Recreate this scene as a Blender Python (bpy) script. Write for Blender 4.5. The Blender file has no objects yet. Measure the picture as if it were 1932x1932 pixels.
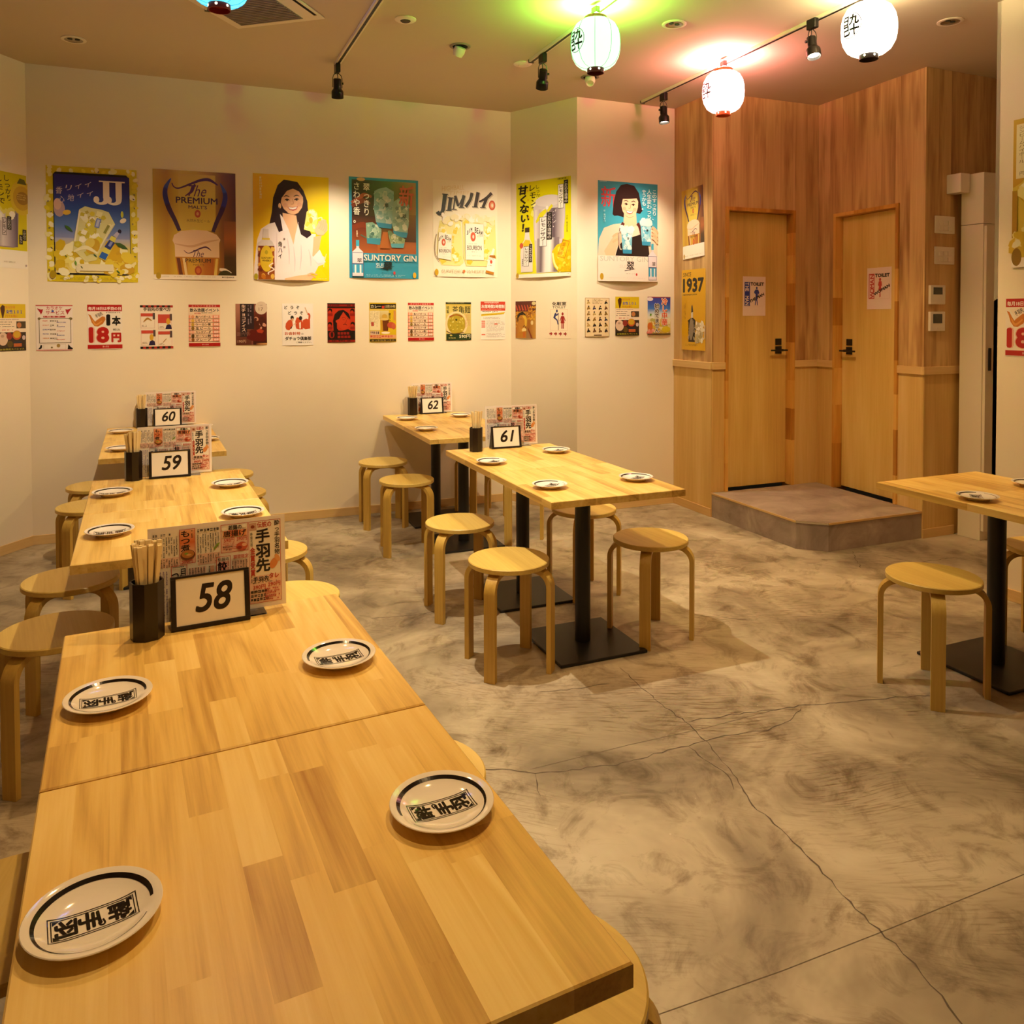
import bpy, bmesh, math, random
from mathutils import Vector, Matrix
random.seed(11)
S = bpy.context.scene
COL = S.collection
PI = math.pi

# ------------------------------------------------------------------ camera, world, exposure, lights
def srgb(h):
    h = h.lstrip('#')
    c = [int(h[i:i + 2], 16) / 255 for i in (0, 2, 4)]
    return tuple(x / 12.92 if x <= .04045 else ((x + .055) / 1.055) ** 2.4 for x in c)

cam_d = bpy.data.cameras.new('camera')
cam = bpy.data.objects.new('camera', cam_d)
COL.objects.link(cam)
_pit, _rol, _yaw = .0249, -.0021, .4304
_f0 = Vector((math.sin(_yaw), math.cos(_yaw), 0))
_r0 = Vector((math.cos(_yaw), -math.sin(_yaw), 0))
_u0 = Vector((0, 0, 1))
_fw = _f0 * math.cos(_pit) - _u0 * math.sin(_pit)
_up = _f0 * math.sin(_pit) + _u0 * math.cos(_pit)
_rt = _r0 * math.cos(_rol) + _up * math.sin(_rol)
_up = _up * math.cos(_rol) - _r0 * math.sin(_rol)
_m = Matrix((_rt, _up, -_fw)).transposed().to_4x4()
_m.translation = (0, 0, 1.393)
cam.matrix_world = _m
cam_d.sensor_width = 36
cam_d.lens = 1510.9 / 1932 * 36
cam_d.shift_y = -(966 - 637.29) / 1932
cam_d.clip_start = .01
S.camera = cam

S.view_settings.view_transform = 'Standard'
S.view_settings.look = 'None'
S.view_settings.exposure = 0.0
S.view_settings.gamma = 1
S.view_settings.use_curve_mapping = False
S.cycles.max_bounces = 8
S.cycles.diffuse_bounces = 5
S.cycles.glossy_bounces = 4
S.cycles.transmission_bounces = 6
S.cycles.sample_clamp_indirect = 6
S.cycles.caustics_reflective = False
S.cycles.caustics_refractive = False

wd = bpy.data.worlds.new('world'); S.world = wd; wd.use_nodes = True
wd.node_tree.nodes['Background'].inputs[0].default_value = (1, .75, .45, 1)
wd.node_tree.nodes['Background'].inputs[1].default_value = .02

WARM = (1.0, .65, .30)
WHITE = (1.0, .85, .62)
def spot(x, y, z, tx, ty, tz, power, angle, blend=.6, col=WARM, r=.03):
    d = bpy.data.lights.new('spot_lamp', 'SPOT'); d.energy = power; d.color = col
    d.spot_size = math.radians(angle); d.spot_blend = blend; d.shadow_soft_size = r
    o = bpy.data.objects.new('spot_lamp', d); COL.objects.link(o)
    o.location = (x, y, z)
    o.rotation_euler = (Vector((tx, ty, tz)) - Vector((x, y, z))).to_track_quat('-Z', 'Y').to_euler()
    return o
def glow(x, y, z, power, col, r=.03):
    d = bpy.data.lights.new('bulb', 'POINT'); d.energy = power; d.color = col; d.shadow_soft_size = r
    o = bpy.data.objects.new('bulb', d); COL.objects.link(o); o.location = (x, y, z)
    return o
# the four track spots in view (lamps of the track_spotlight objects)
spot(1.09, 4.93, 2.655, 1.23, 5.60, 1.32, 85, 76, 1.0, WHITE, .02)
spot(2.14, 4.27, 2.66, 2.50, 5.53, 1.38, 115, 72, 1.0, WHITE, .02)
spot(3.245, 4.575, 2.665, 3.22, 4.80, 1.1, 75, 90, 1.0, WHITE, .02)
spot(3.14, 3.12, 2.66, 3.55, 3.5, 0, 125, 100, 1.0, WARM, .02)
# the same rails go on over the camera: the spots over the table rows
for x, y, tx, ty, p, ang, c in [(.30, 4.25, .1, 4.9, 62, 112, WARM), (.26, 2.45, .05, 2.6, 66, 112, WARM), (.25, .9, .15, 1.0, 44, 105, WARM),
                                (1.04, 3.0, 1.15, 3.1, 190, 96, WHITE), (1.02, 1.55, .68, 1.75, 62, 92, WARM), (1.98, 2.35, 1.95, 2.6, 56, 105, WARM),
                                (1.95, 4.0, 1.8, 4.9, 70, 112, WARM), (3.08, 1.7, 3.1, 1.9, 32, 100, WARM), (1.95, .2, 1.9, .5, 4, 112, WARM)]:
    spot(x, y, 2.66, tx, ty, .4, p, ang, .9, c, .014)
spot(.30, 4.1, 2.66, -.75, 5.45, .75, 80, 80, 1.0, WHITE, .02)
# ------------------------------------------------------------------ helpers
def link(name, me, parent=None, mat=None, M=None):
    o = bpy.data.objects.new(name, me); COL.objects.link(o)
    if mat is not None and me is not None and not me.materials: me.materials.append(mat)
    if parent is not None: o.parent = parent
    if M is not None: o.matrix_local = M
    return o
def empty(name, loc=(0, 0, 0), rz=0, parent=None):
    o = bpy.data.objects.new(name, None); COL.objects.link(o); o.empty_display_size = .1
    o.location = loc; o.rotation_euler = (0, 0, rz)
    if parent is not None: o.parent = parent
    return o
def tag(o, label=None, cat=None, group=None, kind=None):
    if label: o['label'] = label
    if cat: o['category'] = cat
    if group: o['group'] = group
    if kind: o['kind'] = kind
    return o
def dup(o, parent=None):
    c = o.copy(); COL.objects.link(c)
    if parent is not None: c.parent = parent
    for k in list(o.children): dup(k, c)
    return c

class MB:
    """collects faces of one mesh"""
    def __init__(s): s.v = []; s.f = []; s.sm = []
    def add(s, vs, fs, smooth=False):
        n = len(s.v); s.v += [tuple(v) for v in vs]
        s.f += [tuple(i + n for i in f) for f in fs]; s.sm += [smooth] * len(fs)
        return s
    def box(s, x0, x1, y0, y1, z0, z1, c=0.0, M=None):
        """box with all edges chamfered by c"""
        if c <= 0:
            vs = [(x, y, z) for z in (z0, z1) for y in (y0, y1) for x in (x0, x1)]
            fs = [(0, 2, 3, 1), (4, 5, 7, 6), (0, 1, 5, 4), (2, 6, 7, 3), (0, 4, 6, 2), (1, 3, 7, 5)]
        else:
            bm = bmesh.new(); bmesh.ops.create_cube(bm, size=1)
            for v in bm.verts: v.co = ((x0 + x1) / 2 + v.co.x * (x1 - x0), (y0 + y1) / 2 + v.co.y * (y1 - y0), (z0 + z1) / 2 + v.co.z * (z1 - z0))
            bmesh.ops.bevel(bm, geom=bm.edges[:], offset=c, segments=2, profile=.5, affect='EDGES')
            bm.verts.index_update()
            vs = [v.co.copy() for v in bm.verts]; fs = [tuple(v.index for v in f.verts) for f in bm.faces]; bm.free()
        if M is not None: vs = [M @ Vector(v) for v in vs]
        return s.add(vs, fs)
    def prism(s, pts, z0, z1, M=None, smooth=False):
        n = len(pts)
        vs = [(p[0], p[1], z0) for p in pts] + [(p[0], p[1], z1) for p in pts]
        if M is not None: vs = [M @ Vector(v) for v in vs]
        k = len(s.v)
        s.add(vs, [tuple(range(n - 1, -1, -1)), tuple(range(n, 2 * n))])
        s.f += [(k + i, k + (i + 1) % n, k + n + (i + 1) % n, k + n + i) for i in range(n)]; s.sm += [smooth] * n
        return s
    def lathe(s, prof, seg=24, M=None, smooth=True, close=True):
        """prof: (r, z) list"""
        vs = []; fs = []; n = len(prof)
        for i in range(seg):
            a = 2 * PI * i / seg
            for r, z in prof: vs.append((r * math.cos(a), r * math.sin(a), z))
        for i in range(seg):
            j = (i + 1) % seg
            for k in range(n - 1): fs.append((i * n + k, j * n + k, j * n + k + 1, i * n + k + 1))
        if M is not None: vs = [M @ Vector(v) for v in vs]
        return s.add(vs, fs, smooth)
    def tube(s, pts, r, seg=8, M=None):
        pts = [Vector(p) for p in pts]; vs = []; fs = []
        for i, p in enumerate(pts):
            t = (pts[min(i + 1, len(pts) - 1)] - pts[max(i - 1, 0)]).normalized()
            a = t.orthogonal().normalized() if i == 0 else (a - t * a.dot(t)).normalized()
            b = t.cross(a)
            for k in range(seg): vs.append(p + (a * math.cos(2 * PI * k / seg) + b * math.sin(2 * PI * k / seg)) * r)
        for i in range(len(pts) - 1):
            for k in range(seg): fs.append((i * seg + k, i * seg + (k + 1) % seg, (i + 1) * seg + (k + 1) % seg, (i + 1) * seg + k))
        fs += [tuple(range(seg - 1, -1, -1)), tuple((len(pts) - 1) * seg + k for k in range(seg))]
        if M is not None: vs = [M @ Vector(v) for v in vs]
        return s.add(vs, fs, True)
    def mesh(s, name, mat=None):
        me = bpy.data.meshes.new(name); me.from_pydata(s.v, [], s.f)
        if mat is not None: me.materials.append(mat)
        me.polygons.foreach_set('use_smooth', s.sm); me.update()
        bm = bmesh.new(); bm.from_mesh(me); bmesh.ops.recalc_face_normals(bm, faces=bm.faces); bm.to_mesh(me); bm.free()
        if any(s.sm): me.set_sharp_from_angle(angle=math.radians(42))
        return me
    def obj(s, name, mat, parent=None, M=None): return link(name, s.mesh(name, mat), parent, None, M)

# ------------------------------------------------------------------ materials
def nt(name):
    m = bpy.data.materials.new(name); m.use_nodes = True
    t = m.node_tree; b = t.nodes['Principled BSDF']
    return m, t, b
def N(t, typ, **k):
    n = t.nodes.new('ShaderNode' + typ)
    for a, v in k.items():
        if a.startswith('i_'): n.inputs[a[2:].replace('_', ' ')].default_value = v
        else: setattr(n, a, v)
    return n
def plain(name, col, rough=.5, metal=0, bump=0, bscale=200, **k):
    m, t, b = nt(name)
    c = srgb(col) if isinstance(col, str) else col
    b.inputs['Base Color'].default_value = (*c, 1); b.inputs['Roughness'].default_value = rough; b.inputs['Metallic'].default_value = metal
    for a, v in k.items(): b.inputs[a.replace('_', ' ')].default_value = v
    tc = N(t, 'TexCoord'); no = N(t, 'TexNoise', i_Scale=bscale, i_Detail=3)
    t.links.new(tc.outputs['Object'], no.inputs['Vector'])
    if bump:
        bp = N(t, 'Bump', i_Strength=bump, i_Distance=.001)
        t.links.new(no.outputs['Fac'], bp.inputs['Height']); t.links.new(bp.outputs['Normal'], b.inputs['Normal'])
    else:
        mr = N(t, 'MapRange'); mr.inputs['To Min'].default_value = rough * .9; mr.inputs['To Max'].default_value = min(1, rough * 1.1)
        t.links.new(no.outputs['Fac'], mr.inputs['Value']); t.links.new(mr.outputs['Result'], b.inputs['Roughness'])
    return m
def ramp(t, stops):
    r = N(t, 'ValToRGB'); e = r.color_ramp.elements
    while len(e) > 1: e.remove(e[-1])
    e[0].position = stops[0][0]; e[0].color = (*srgb(stops[0][1]), 1)
    for p, c in stops[1:]:
        q = e.new(p); q.color = (*srgb(c), 1)
    return r
def wood(name, axis, light, mid, dark, rough=.45, fig=1.0, streak=1.0, tone=.5, wave=9.0, knots=False, spread=.5, fw=.5, sw=.5):
    """procedural timber: grain along local `axis`; every object gets its own tone and figure from Object Info"""
    m, t, b = nt(name); L = t.links.new
    tc = N(t, 'TexCoord'); oi = N(t, 'ObjectInfo')
    mul = N(t, 'VectorMath', operation='SCALE'); mul.inputs[0].default_value = (7.3, 11.9, 5.1)
    L(oi.outputs['Random'], mul.inputs['Scale'])
    sc = N(t, 'VectorMath', operation='MULTIPLY'); v = [1.0, 1.0, 1.0]; v[axis] = .09; sc.inputs[1].default_value = v
    L(tc.outputs['Object'], sc.inputs[0])
    ad = N(t, 'VectorMath', operation='ADD'); L(sc.outputs[0], ad.inputs[0]); L(mul.outputs[0], ad.inputs[1])
    n1 = N(t, 'TexNoise', i_Scale=6.0 * fig, i_Detail=2, i_Roughness=.45); L(ad.outputs[0], n1.inputs['Vector'])
    fr = N(t, 'Math', operation='MULTIPLY'); fr.inputs[1].default_value = wave; L(n1.outputs['Fac'], fr.inputs[0])
    sn = N(t, 'Math', operation='FRACT'); L(fr.outputs[0], sn.inputs[0])
    tri = N(t, 'Math', operation='PINGPONG'); tri.inputs[1].default_value = .5; L(fr.outputs[0], tri.inputs[0])
    n2 = N(t, 'TexNoise', i_Scale=95.0 * streak, i_Detail=5, i_Roughness=.62); el = N(t, 'VectorMath', operation='MULTIPLY'); v = [1.0, 1.0, 1.0]; v[axis] = .35; el.inputs[1].default_value = v; L(ad.outputs[0], el.inputs[0]); L(el.outputs[0], n2.inputs['Vector'])
    n3 = N(t, 'TexNoise', i_Scale=11.0, i_Detail=2); L(ad.outputs[0], n3.inputs['Vector'])
    rd = N(t, 'Math', operation='MULTIPLY_ADD'); rd.inputs[1].default_value = spread; rd.inputs[2].default_value = -spread * tone + .53 - (.25 * fw + .5 * sw + .15); L(oi.outputs['Random'], rd.inputs[0])
    acc = rd.outputs[0]
    for src, k in ((tri.outputs[0], fw), (n2.outputs['Fac'], sw), (n3.outputs['Fac'], .3)):
        q = N(t, 'Math', operation='MULTIPLY_ADD'); q.inputs[1].default_value = k; L(src, q.inputs[0]); L(acc, q.inputs[2]); acc = q.outputs[0]
    cr = ramp(t, [(.25, light), (.53, mid), (.86, dark)]); L(acc, cr.inputs[0])
    out = cr.outputs[0]
    if knots:
        vo = N(t, 'TexNoise', i_Scale=3.2, i_Detail=3, i_Roughness=.6)
        ms = N(t, 'VectorMath', operation='MULTIPLY'); v = [3.2, 3.2, 3.2]; v[axis] = .4; ms.inputs[1].default_value = v
        L(tc.outputs['Object'], ms.inputs[0])
        ma = N(t, 'VectorMath', operation='ADD'); L(ms.outputs[0], ma.inputs[0]); L(mul.outputs[0], ma.inputs[1]); L(ma.outputs[0], vo.inputs['Vector'])
        kr = ramp(t, [(.50, 'ffffff'), (.75, 'b89a7e')]); L(vo.outputs['Fac'], kr.inputs[0])
        mm = N(t, 'MixRGB', blend_type='MULTIPLY'); mm.inputs[0].default_value = 1; L(out, mm.inputs[1]); L(kr.outputs[0], mm.inputs[2]); out = mm.outputs[0]
    L(out, b.inputs['Base Color']); b.inputs['Roughness'].default_value = rough
    bp = N(t, 'Bump', i_Strength=.12, i_Distance=.0006); L(n2.outputs['Fac'], bp.inputs['Height']); L(bp.outputs['Normal'], b.inputs['Normal'])
    return m
def emis(name, col, strength):
    m, t, b = nt(name); c = srgb(col) if isinstance(col, str) else col
    b.inputs['Base Color'].default_value = (*c, 1); b.inputs['Emission Color'].default_value = (*c, 1); b.inputs['Emission Strength'].default_value = strength
    return m

M_TOP = wood('pine_butcher_block', 1, 'f2d282', 'e6be66', 'b48436', .36, 1.0, 1.2, .5, 10.0, spread=.30, fw=.36, sw=.5)
M_STOOL = wood('birch_seat', 1, 'e4c878', 'd8b860', 'c09a48', .42, .6, 1.1, .5, 3.0, spread=.12)
M_LEG = wood('birch_leg', 2, 'd9ba64', 'caa54e', 'b08838', .42, .8, 1.1, .5, 3.0, spread=.15)
M_PLANK = wood('oak_print_plank', 1, 'dab87c', 'c8a168', '9c7544', .55, .8, .8, .5, 4.0, True, spread=.3)
M_DADO = wood('pale_oak_panel', 1, 'e4c585', 'd7b26a', 'c39850', .5, .5, .9, .5, 3.0, spread=.12)
M_DOOR = wood('door_veneer', 1, 'e8c97c', 'dcb764', 'c2964c', .45, .6, .9, .5, 4.0, spread=.12)
M_FRAME = wood('finger_jointed_pine', 1, 'e2b25e', 'cf953e', 'a46a24', .42, 1.0, 1.0, .5, 4.0, spread=.6)
M_TRIM = wood('pale_trim', 0, 'e3c58c', 'd8b478', 'c9a062', .5, .6, .8, .5, 3.0, spread=.1)
M_STICK = wood('aspen_chopstick', 2, 'f3e2b4', 'e8d09a', 'd8b97c', .6, .8, 1.4, .5, 3.0, spread=.25)
M_BLACK = plain('black_powder_coat', '17130f', .42, 0, .15, 900)
M_PLAS = plain('black_plastic', '1c1411', .35)
M_CUP = plain('black_brown_lacquer', '22160f', .3)
M_SPOT = plain('black_spot_housing', '141210', .3, .2)
M_PORC = plain('white_porcelain', 'efe6da', .08, 0, Coat_Weight=.5, Coat_Roughness=.03)
M_INK = plain('black_glaze', '120c0a', .12)
M_PAPER = plain('poster_paper', 'f3ece0', .35)
M_CEIL = plain('ceiling_paint', 'cdbfa8', .9, 0, .05, 300)
M_WPLAS = plain('ivory_plastic', 'e9dfcb', .4)
M_STEEL = plain('painted_cabinet', 'e6dcc4', .45)
M_CHROME = plain('brushed_reflector', 'c8c2b4', .22, .9)
M_SCREEN = plain('lcd_screen', '4a4c44', .2)
M_GRILLE = plain('vent_grille', '8a7f74', .6)
M_RED = plain('red_lacquer_ring', '8a1c14', .3)
M_DARK = plain('gap_shade', '080605', .9)  # near-black colour standing in for shade inside gaps and openings
M_ACR = plain('clear_acrylic', 'ffffff', .05, Transmission_Weight=1.0, IOR=1.3)
M_LAM = plain('laminate_film', 'f2e6dc', .12)
def _print():
    m, t, b = nt('printed_ink')
    a = N(t, 'Attribute', attribute_name='ink'); t.links.new(a.outputs['Color'], b.inputs['Base Color']); b.inputs['Roughness'].default_value = .33
    return m
M_PRINT = _print()
def _wall():
    m, t, b = nt('white_woven_wallpaper'); L = t.links.new
    tc = N(t, 'TexCoord'); b.inputs['Base Color'].default_value = (*srgb('ece2d6'), 1); b.inputs['Roughness'].default_value = .62
    w = N(t, 'TexNoise', i_Scale=450.0, i_Detail=2); L(tc.outputs['Object'], w.inputs['Vector'])
    n = N(t, 'TexNoise', i_Scale=1.3, i_Detail=3); L(tc.outputs['Object'], n.inputs['Vector'])
    r = ramp(t, [(.3, 'ecdec4'), (.7, 'f1e5ce')]); L(n.outputs['Fac'], r.inputs[0]); L(r.outputs[0], b.inputs['Base Color'])
    bp = N(t, 'Bump', i_Strength=.25, i_Distance=.0008); L(w.outputs['Fac'], bp.inputs['Height']); L(bp.outputs['Normal'], b.inputs['Normal'])
    return m
M_WALL = _wall()
def _floor():
    m, t, b = nt('old_trowelled_concrete'); L = t.links.new
    tc = N(t, 'TexCoord')
    big = N(t, 'TexNoise', i_Scale=1.7, i_Detail=5, i_Roughness=.62, i_Distortion=.6); L(tc.outputs['Object'], big.inputs['Vector'])
    r1 = ramp(t, [(.28, '6f6250'), (.45, '978870'), (.58, 'b3a48a'), (.75, 'cabea5')]); L(big.outputs['Fac'], r1.inputs[0])
    st = N(t, 'TexNoise', i_Scale=5.5, i_Detail=6, i_Roughness=.7, i_Distortion=1.0); L(tc.outputs['Object'], st.inputs['Vector'])
    r2 = ramp(t, [(.32, '9a8b76'), (.50, 'ffffff')]); L(st.outputs['Fac'], r2.inputs[0])
    m1 = N(t, 'MixRGB', blend_type='MULTIPLY'); m1.inputs[0].default_value = .75; L(r1.outputs[0], m1.inputs[1]); L(r2.outputs[0], m1.inputs[2])
    # trowel strokes: fine strokes whose direction wanders
    mp = N(t, 'Mapping'); mp.inputs['Rotation'].default_value = (0, 0, .55); L(tc.outputs['Object'], mp.inputs['Vector'])
    dn = N(t, 'TexNoise', i_Scale=1.1, i_Detail=1); L(tc.outputs['Object'], dn.inputs['Vector'])
    dv = N(t, 'VectorMath', operation='SCALE'); dv.inputs['Scale'].default_value = .42; L(dn.outputs['Color'], dv.inputs[0])
    da = N(t, 'VectorMath', operation='ADD'); L(mp.outputs[0], da.inputs[0]); L(dv.outputs[0], da.inputs[1])
    ds = N(t, 'VectorMath', operation='MULTIPLY'); ds.inputs[1].default_value = (12, 150, 1); L(da.outputs[0], ds.inputs[0])
    tr = N(t, 'TexNoise', i_Scale=1.0, i_Detail=3, i_Roughness=.6); L(ds.outputs[0], tr.inputs['Vector'])
    msk = N(t, 'TexNoise', i_Scale=1.9, i_Detail=2); L(tc.outputs['Object'], msk.inputs['Vector'])
    mk = N(t, 'MapRange'); mk.inputs['From Min'].default_value = .45; mk.inputs['From Max'].default_value = .66; L(msk.outputs['Fac'], mk.inputs['Value'])
    r3 = ramp(t, [(.34, 'bcae9a'), (.50, 'ffffff')]); L(tr.outputs['Fac'], r3.inputs[0])
    m2 = N(t, 'MixRGB', blend_type='MULTIPLY'); L(mk.outputs[0], m2.inputs[0]); L(m1.outputs[0], m2.inputs[1]); L(r3.outputs[0], m2.inputs[2])
    sp = N(t, 'TexVoronoi', i_Scale=9.0); L(tc.outputs['Object'], sp.inputs['Vector'])
    r4 = ramp(t, [(.0, 'f0e8d8'), (.035, '000000')]); r4.color_ramp.interpolation = 'LINEAR'; L(sp.outputs['Distance'], r4.inputs[0])
    m3 = N(t, 'MixRGB', blend_type='SCREEN'); m3.inputs[0].default_value = .35; L(m2.outputs[0], m3.inputs[1]); L(r4.outputs[0], m3.inputs[2])
    L(m3.outputs[0], b.inputs['Base Color'])
    rr = N(t, 'MapRange'); rr.inputs['To Min'].default_value = .33; rr.inputs['To Max'].default_value = .6; L(st.outputs['Fac'], rr.inputs['Value']); L(rr.outputs[0], b.inputs['Roughness'])
    mu = N(t, 'Math', operation='MULTIPLY'); L(tr.outputs['Fac'], mu.inputs[0]); L(mk.outputs[0], mu.inputs[1])
    bp = N(t, 'Bump', i_Strength=.35, i_Distance=.002); L(mu.outputs[0], bp.inputs['Height']); L(bp.outputs['Normal'], b.inputs['Normal'])
    return m
M_FLOOR = _floor()
def _stone():
    m, t, b = nt('grey_stone_sheet'); L = t.links.new
    tc = N(t, 'TexCoord'); n = N(t, 'TexNoise', i_Scale=3.5, i_Detail=7, i_Roughness=.65, i_Distortion=1.2); L(tc.outputs['Object'], n.inputs['Vector'])
    r = ramp(t, [(.3, '7f6f66'), (.5, '9c8b80'), (.7, 'b3a396')]); L(n.outputs['Fac'], r.inputs[0]); L(r.outputs[0], b.inputs['Base Color'])
    b.inputs['Roughness'].default_value = .38
    return m
M_STONE = _stone()
# ------------------------------------------------------------------ the room
H = 2.945
LL = Vector((-2.4, 3.42)); L_ = Vector((-.64, 5.688)); R_ = Vector((2.533, 5.535)); A_ = Vector((2.784, 4.96)); B_ = Vector((3.605, 4.944))
C_ = Vector((3.58, 4.471)); D_ = Vector((4.515, 4.43)); E_ = Vector((4.43, 3.475)); F_ = Vector((6.0, 3.44)); G_ = Vector((6.0, 2.628))
P1 = Vector((3.85, 2.628)); P2 = Vector((3.85, -2.6)); P3 = Vector((-2.4, -2.6))
def wall_M(p, q, off=0.0):
    """frame of a wall: x along it (left to right seen from the room), y up, z into the room"""
    e = (q - p).normalized(); n = Vector((e.y, -e.x))
    m = Matrix(((e.x, 0, n.x), (e.y, 0, n.y), (0, 1, 0))).to_4x4()
    m.translation = (p.x + n.x * off, p.y + n.y * off, 0)
    return m
def struct(name, mb, mat, M=None):
    o = mb.obj(name, mat, None, M); o['kind'] = 'structure'; return o
def wall(name, p, q, mat=M_WALL, t=.12):
    l = (q - p).length
    return struct(name, MB().box(0, l, 0, H, -t, 0), mat, wall_M(p, q))
floor_pts = [(-2.6, -2.8), (6.2, -2.8), (6.2, 6.0), (-2.6, 6.0)]
floor = struct('floor', MB().prism(floor_pts, -.1, 0), M_FLOOR)
ceiling = struct('ceiling', MB().prism(floor_pts, H, H + .1), M_CEIL)
wall('wall_left', LL, L_); wall('wall_back', L_, R_); wall('wall_jog', R_, A_); wall('wall_back_right', A_, B_)
wall('wall_passage_end', F_, G_); wall('wall_passage', G_, P1, t=.02)
wall('wall_right', P1, P2); wall('wall_front', P2, P3); wall('wall_side', P3, LL)
def baseboard(name, p, q, a=0.0, b=None):
    l = (q - p).length if b is None else b
    return struct(name, MB().box(a, l, 0, .058, .0005, .009, .0015), M_TRIM, wall_M(p, q))
baseboard('baseboard_left', LL, L_); baseboard('baseboard_back', L_, R_); baseboard('baseboard_jog', R_, A_)
baseboard('baseboard_back_right', A_, B_); baseboard('baseboard_right', P1, P2)
# cracks and saw joints in the concrete: thin dark strips lying in the floor
CR = {'crack': [
    [(1.705, 2.697), (1.686, 2.528), (1.677, 2.363), (1.676, 2.23), (1.663, 2.091), (1.623, 1.93), (1.561, 1.761), (1.556, 1.671), (1.548, 1.565), (1.538, 1.492), (1.512, 1.391), (1.498, 1.301), (1.502, 1.233), (1.48, 1.149), (1.459, 1.072), (1.442, 1.014), (1.43, .8)],
    [(0.926, 2.263), (1.024, 2.201), (1.069, 2.165), (1.183, 2.137), (1.298, 2.107), (1.409, 2.098), (1.516, 2.106), (1.592, 2.096), (1.67, 2.099), (1.763, 2.093), (1.897, 2.065), (2.009, 2.083), (2.115, 2.138)],
    [(1.674, 2.227), (1.834, 2.205), (1.995, 2.172), (2.144, 2.146), (2.297, 2.097), (2.418, 2.063), (2.488, 2.053), (2.613, 2.008)],
    [(1.069, 2.165), (1.05, 2.112), (1.033, 2.056)], [(1.588, 2.09), (1.591, 1.987), (1.597, 1.914), (1.564, 1.844)],
    [(1.309, 2.641), (1.421, 2.608), (1.506, 2.597), (1.593, 2.586)], [(0.939, 3.62), (1.058, 3.594), (1.152, 3.564), (1.268, 3.594)],
    [(2.326, 3.025), (2.417, 2.946), (2.517, 2.863)], [(3.814, 3.458), (3.704, 3.336), (3.6, 3.202)],
    [(3.78, 3.44), (3.869, 3.41), (3.912, 3.273), (3.963, 3.138), (4.245, 3.117), (4.298, 2.971)]],
    'saw_joint': [[(1.064, 2.192), (1.426, 2.184), (1.712, 2.166), (2.012, 2.164)], [(0.5, 1.32), (0.914, 1.303), (1.225, 1.281), (1.496, 1.27), (1.981, 1.255), (2.9, 1.23)]]}
M_CRACK = plain('crack_dirt', '5c4e40', .9)
M_JOINT = plain('joint_dirt', '6b5c4a', .9)
for nm, lines in CR.items():
    for pl in lines:
        pts = []
        for i in range(len(pl) - 1):
            a, b = Vector(pl[i]), Vector(pl[i + 1]); k = max(2, int((b - a).length / .022))
            for j in range(k):
                d = (b - a).normalized().orthogonal() * (random.uniform(-.006, .006) if nm == 'crack' and j else 0)
                pts.append(a.lerp(b, j / k) + d)
        pts.append(Vector(pl[-1]))
        mb = MB(); vs = []
        for i, p in enumerate(pts):
            t = (pts[min(i + 1, len(pts) - 1)] - pts[max(0, i - 1)]).normalized().orthogonal()
            w = (random.uniform(.0004, .0028) if nm == 'crack' else .0009) * (1 if 0 < i < len(pts) - 1 else .2)
            vs += [(p.x + t.x * w, p.y + t.y * w, .0006), (p.x - t.x * w, p.y - t.y * w, .0006)]
        mb.add(vs, [(2 * i, 2 * i + 1, 2 * i + 3, 2 * i + 2) for i in range(len(pts) - 1)])
        mb.obj(nm, M_CRACK if nm == 'crack' else M_JOINT, floor)

# ---- timber-clad restroom corner
def wood_wall(name, p, q, door=None, trim=(0, 0)):
    """door: (s0, s1, z1) opening. planks above the rail, panel below it, a rail between"""
    l = (q - p).length; M = wall_M(p, q); core = MB()
    segs = [(0, l)] if not door else [(0, door[0]), (door[1], l)]
    for a, b in segs: core.box(a + (.014 if a == 0 and trim[0] else 0), b - (.014 if b == l and trim[1] else 0), 0, H, -.12, -.013)
    if door: core.box(door[0], door[1], door[2], H, -.12, -.013)
    w = struct(name, core, M_DADO, M)
    n = max(1, round(l / .115)); dw = l / n
    for i in range(n):
        a, b = i * dw, (i + 1) * dw
        parts = [(a, b, 1.08)]
        if door:
            parts = []
            if a < door[0]: parts.append((a, min(b, door[0]), 1.08))
            if b > door[1]: parts.append((max(a, door[1]), b, 1.08))
            x0, x1 = max(a, door[0]), min(b, door[1])
            if x1 - x0 > .004: parts.append((x0, x1, door[2]))
        for (x0, x1, z0) in parts:
            if x1 - x0 > .003: MB().box(x0, x1, z0, H - .0005, -.012, 0, .0004).obj('plank', M_PLANK, w)
    for a, b in segs:
        if b - a < .02: continue
        MB().box(a - (.012 if a == 0 and not trim[0] else 0), b + (.012 if b == l and not trim[1] else 0), 0, 1.03, -.012, -.002, .0004).obj('dado_panel', M_DADO, w)
        MB().box(a - (.012 if a == 0 and name != 'wall_restroom_left' else 0), b + (.012 if b == l and name == 'wall_restroom_right' else 0), 1.03, 1.08, -.012, .012, .0025).obj('dado_rail', M_TRIM, w)
    return w
wood_wall('wall_column', B_, C_, None, (0, 1)); wood_wall('wall_restroom_left', C_, D_, (.108, .717, 2.165), (1, 0)); wood_wall('wall_restroom_right', D_, E_, (.169, .757, 2.13), (0, 1))
wood_wall('wall_passage_back', E_, F_, None, (1, 0))
baseboard('baseboard_column', B_, C_); baseboard('baseboard_passage', E_, F_, 0, .28)
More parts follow.
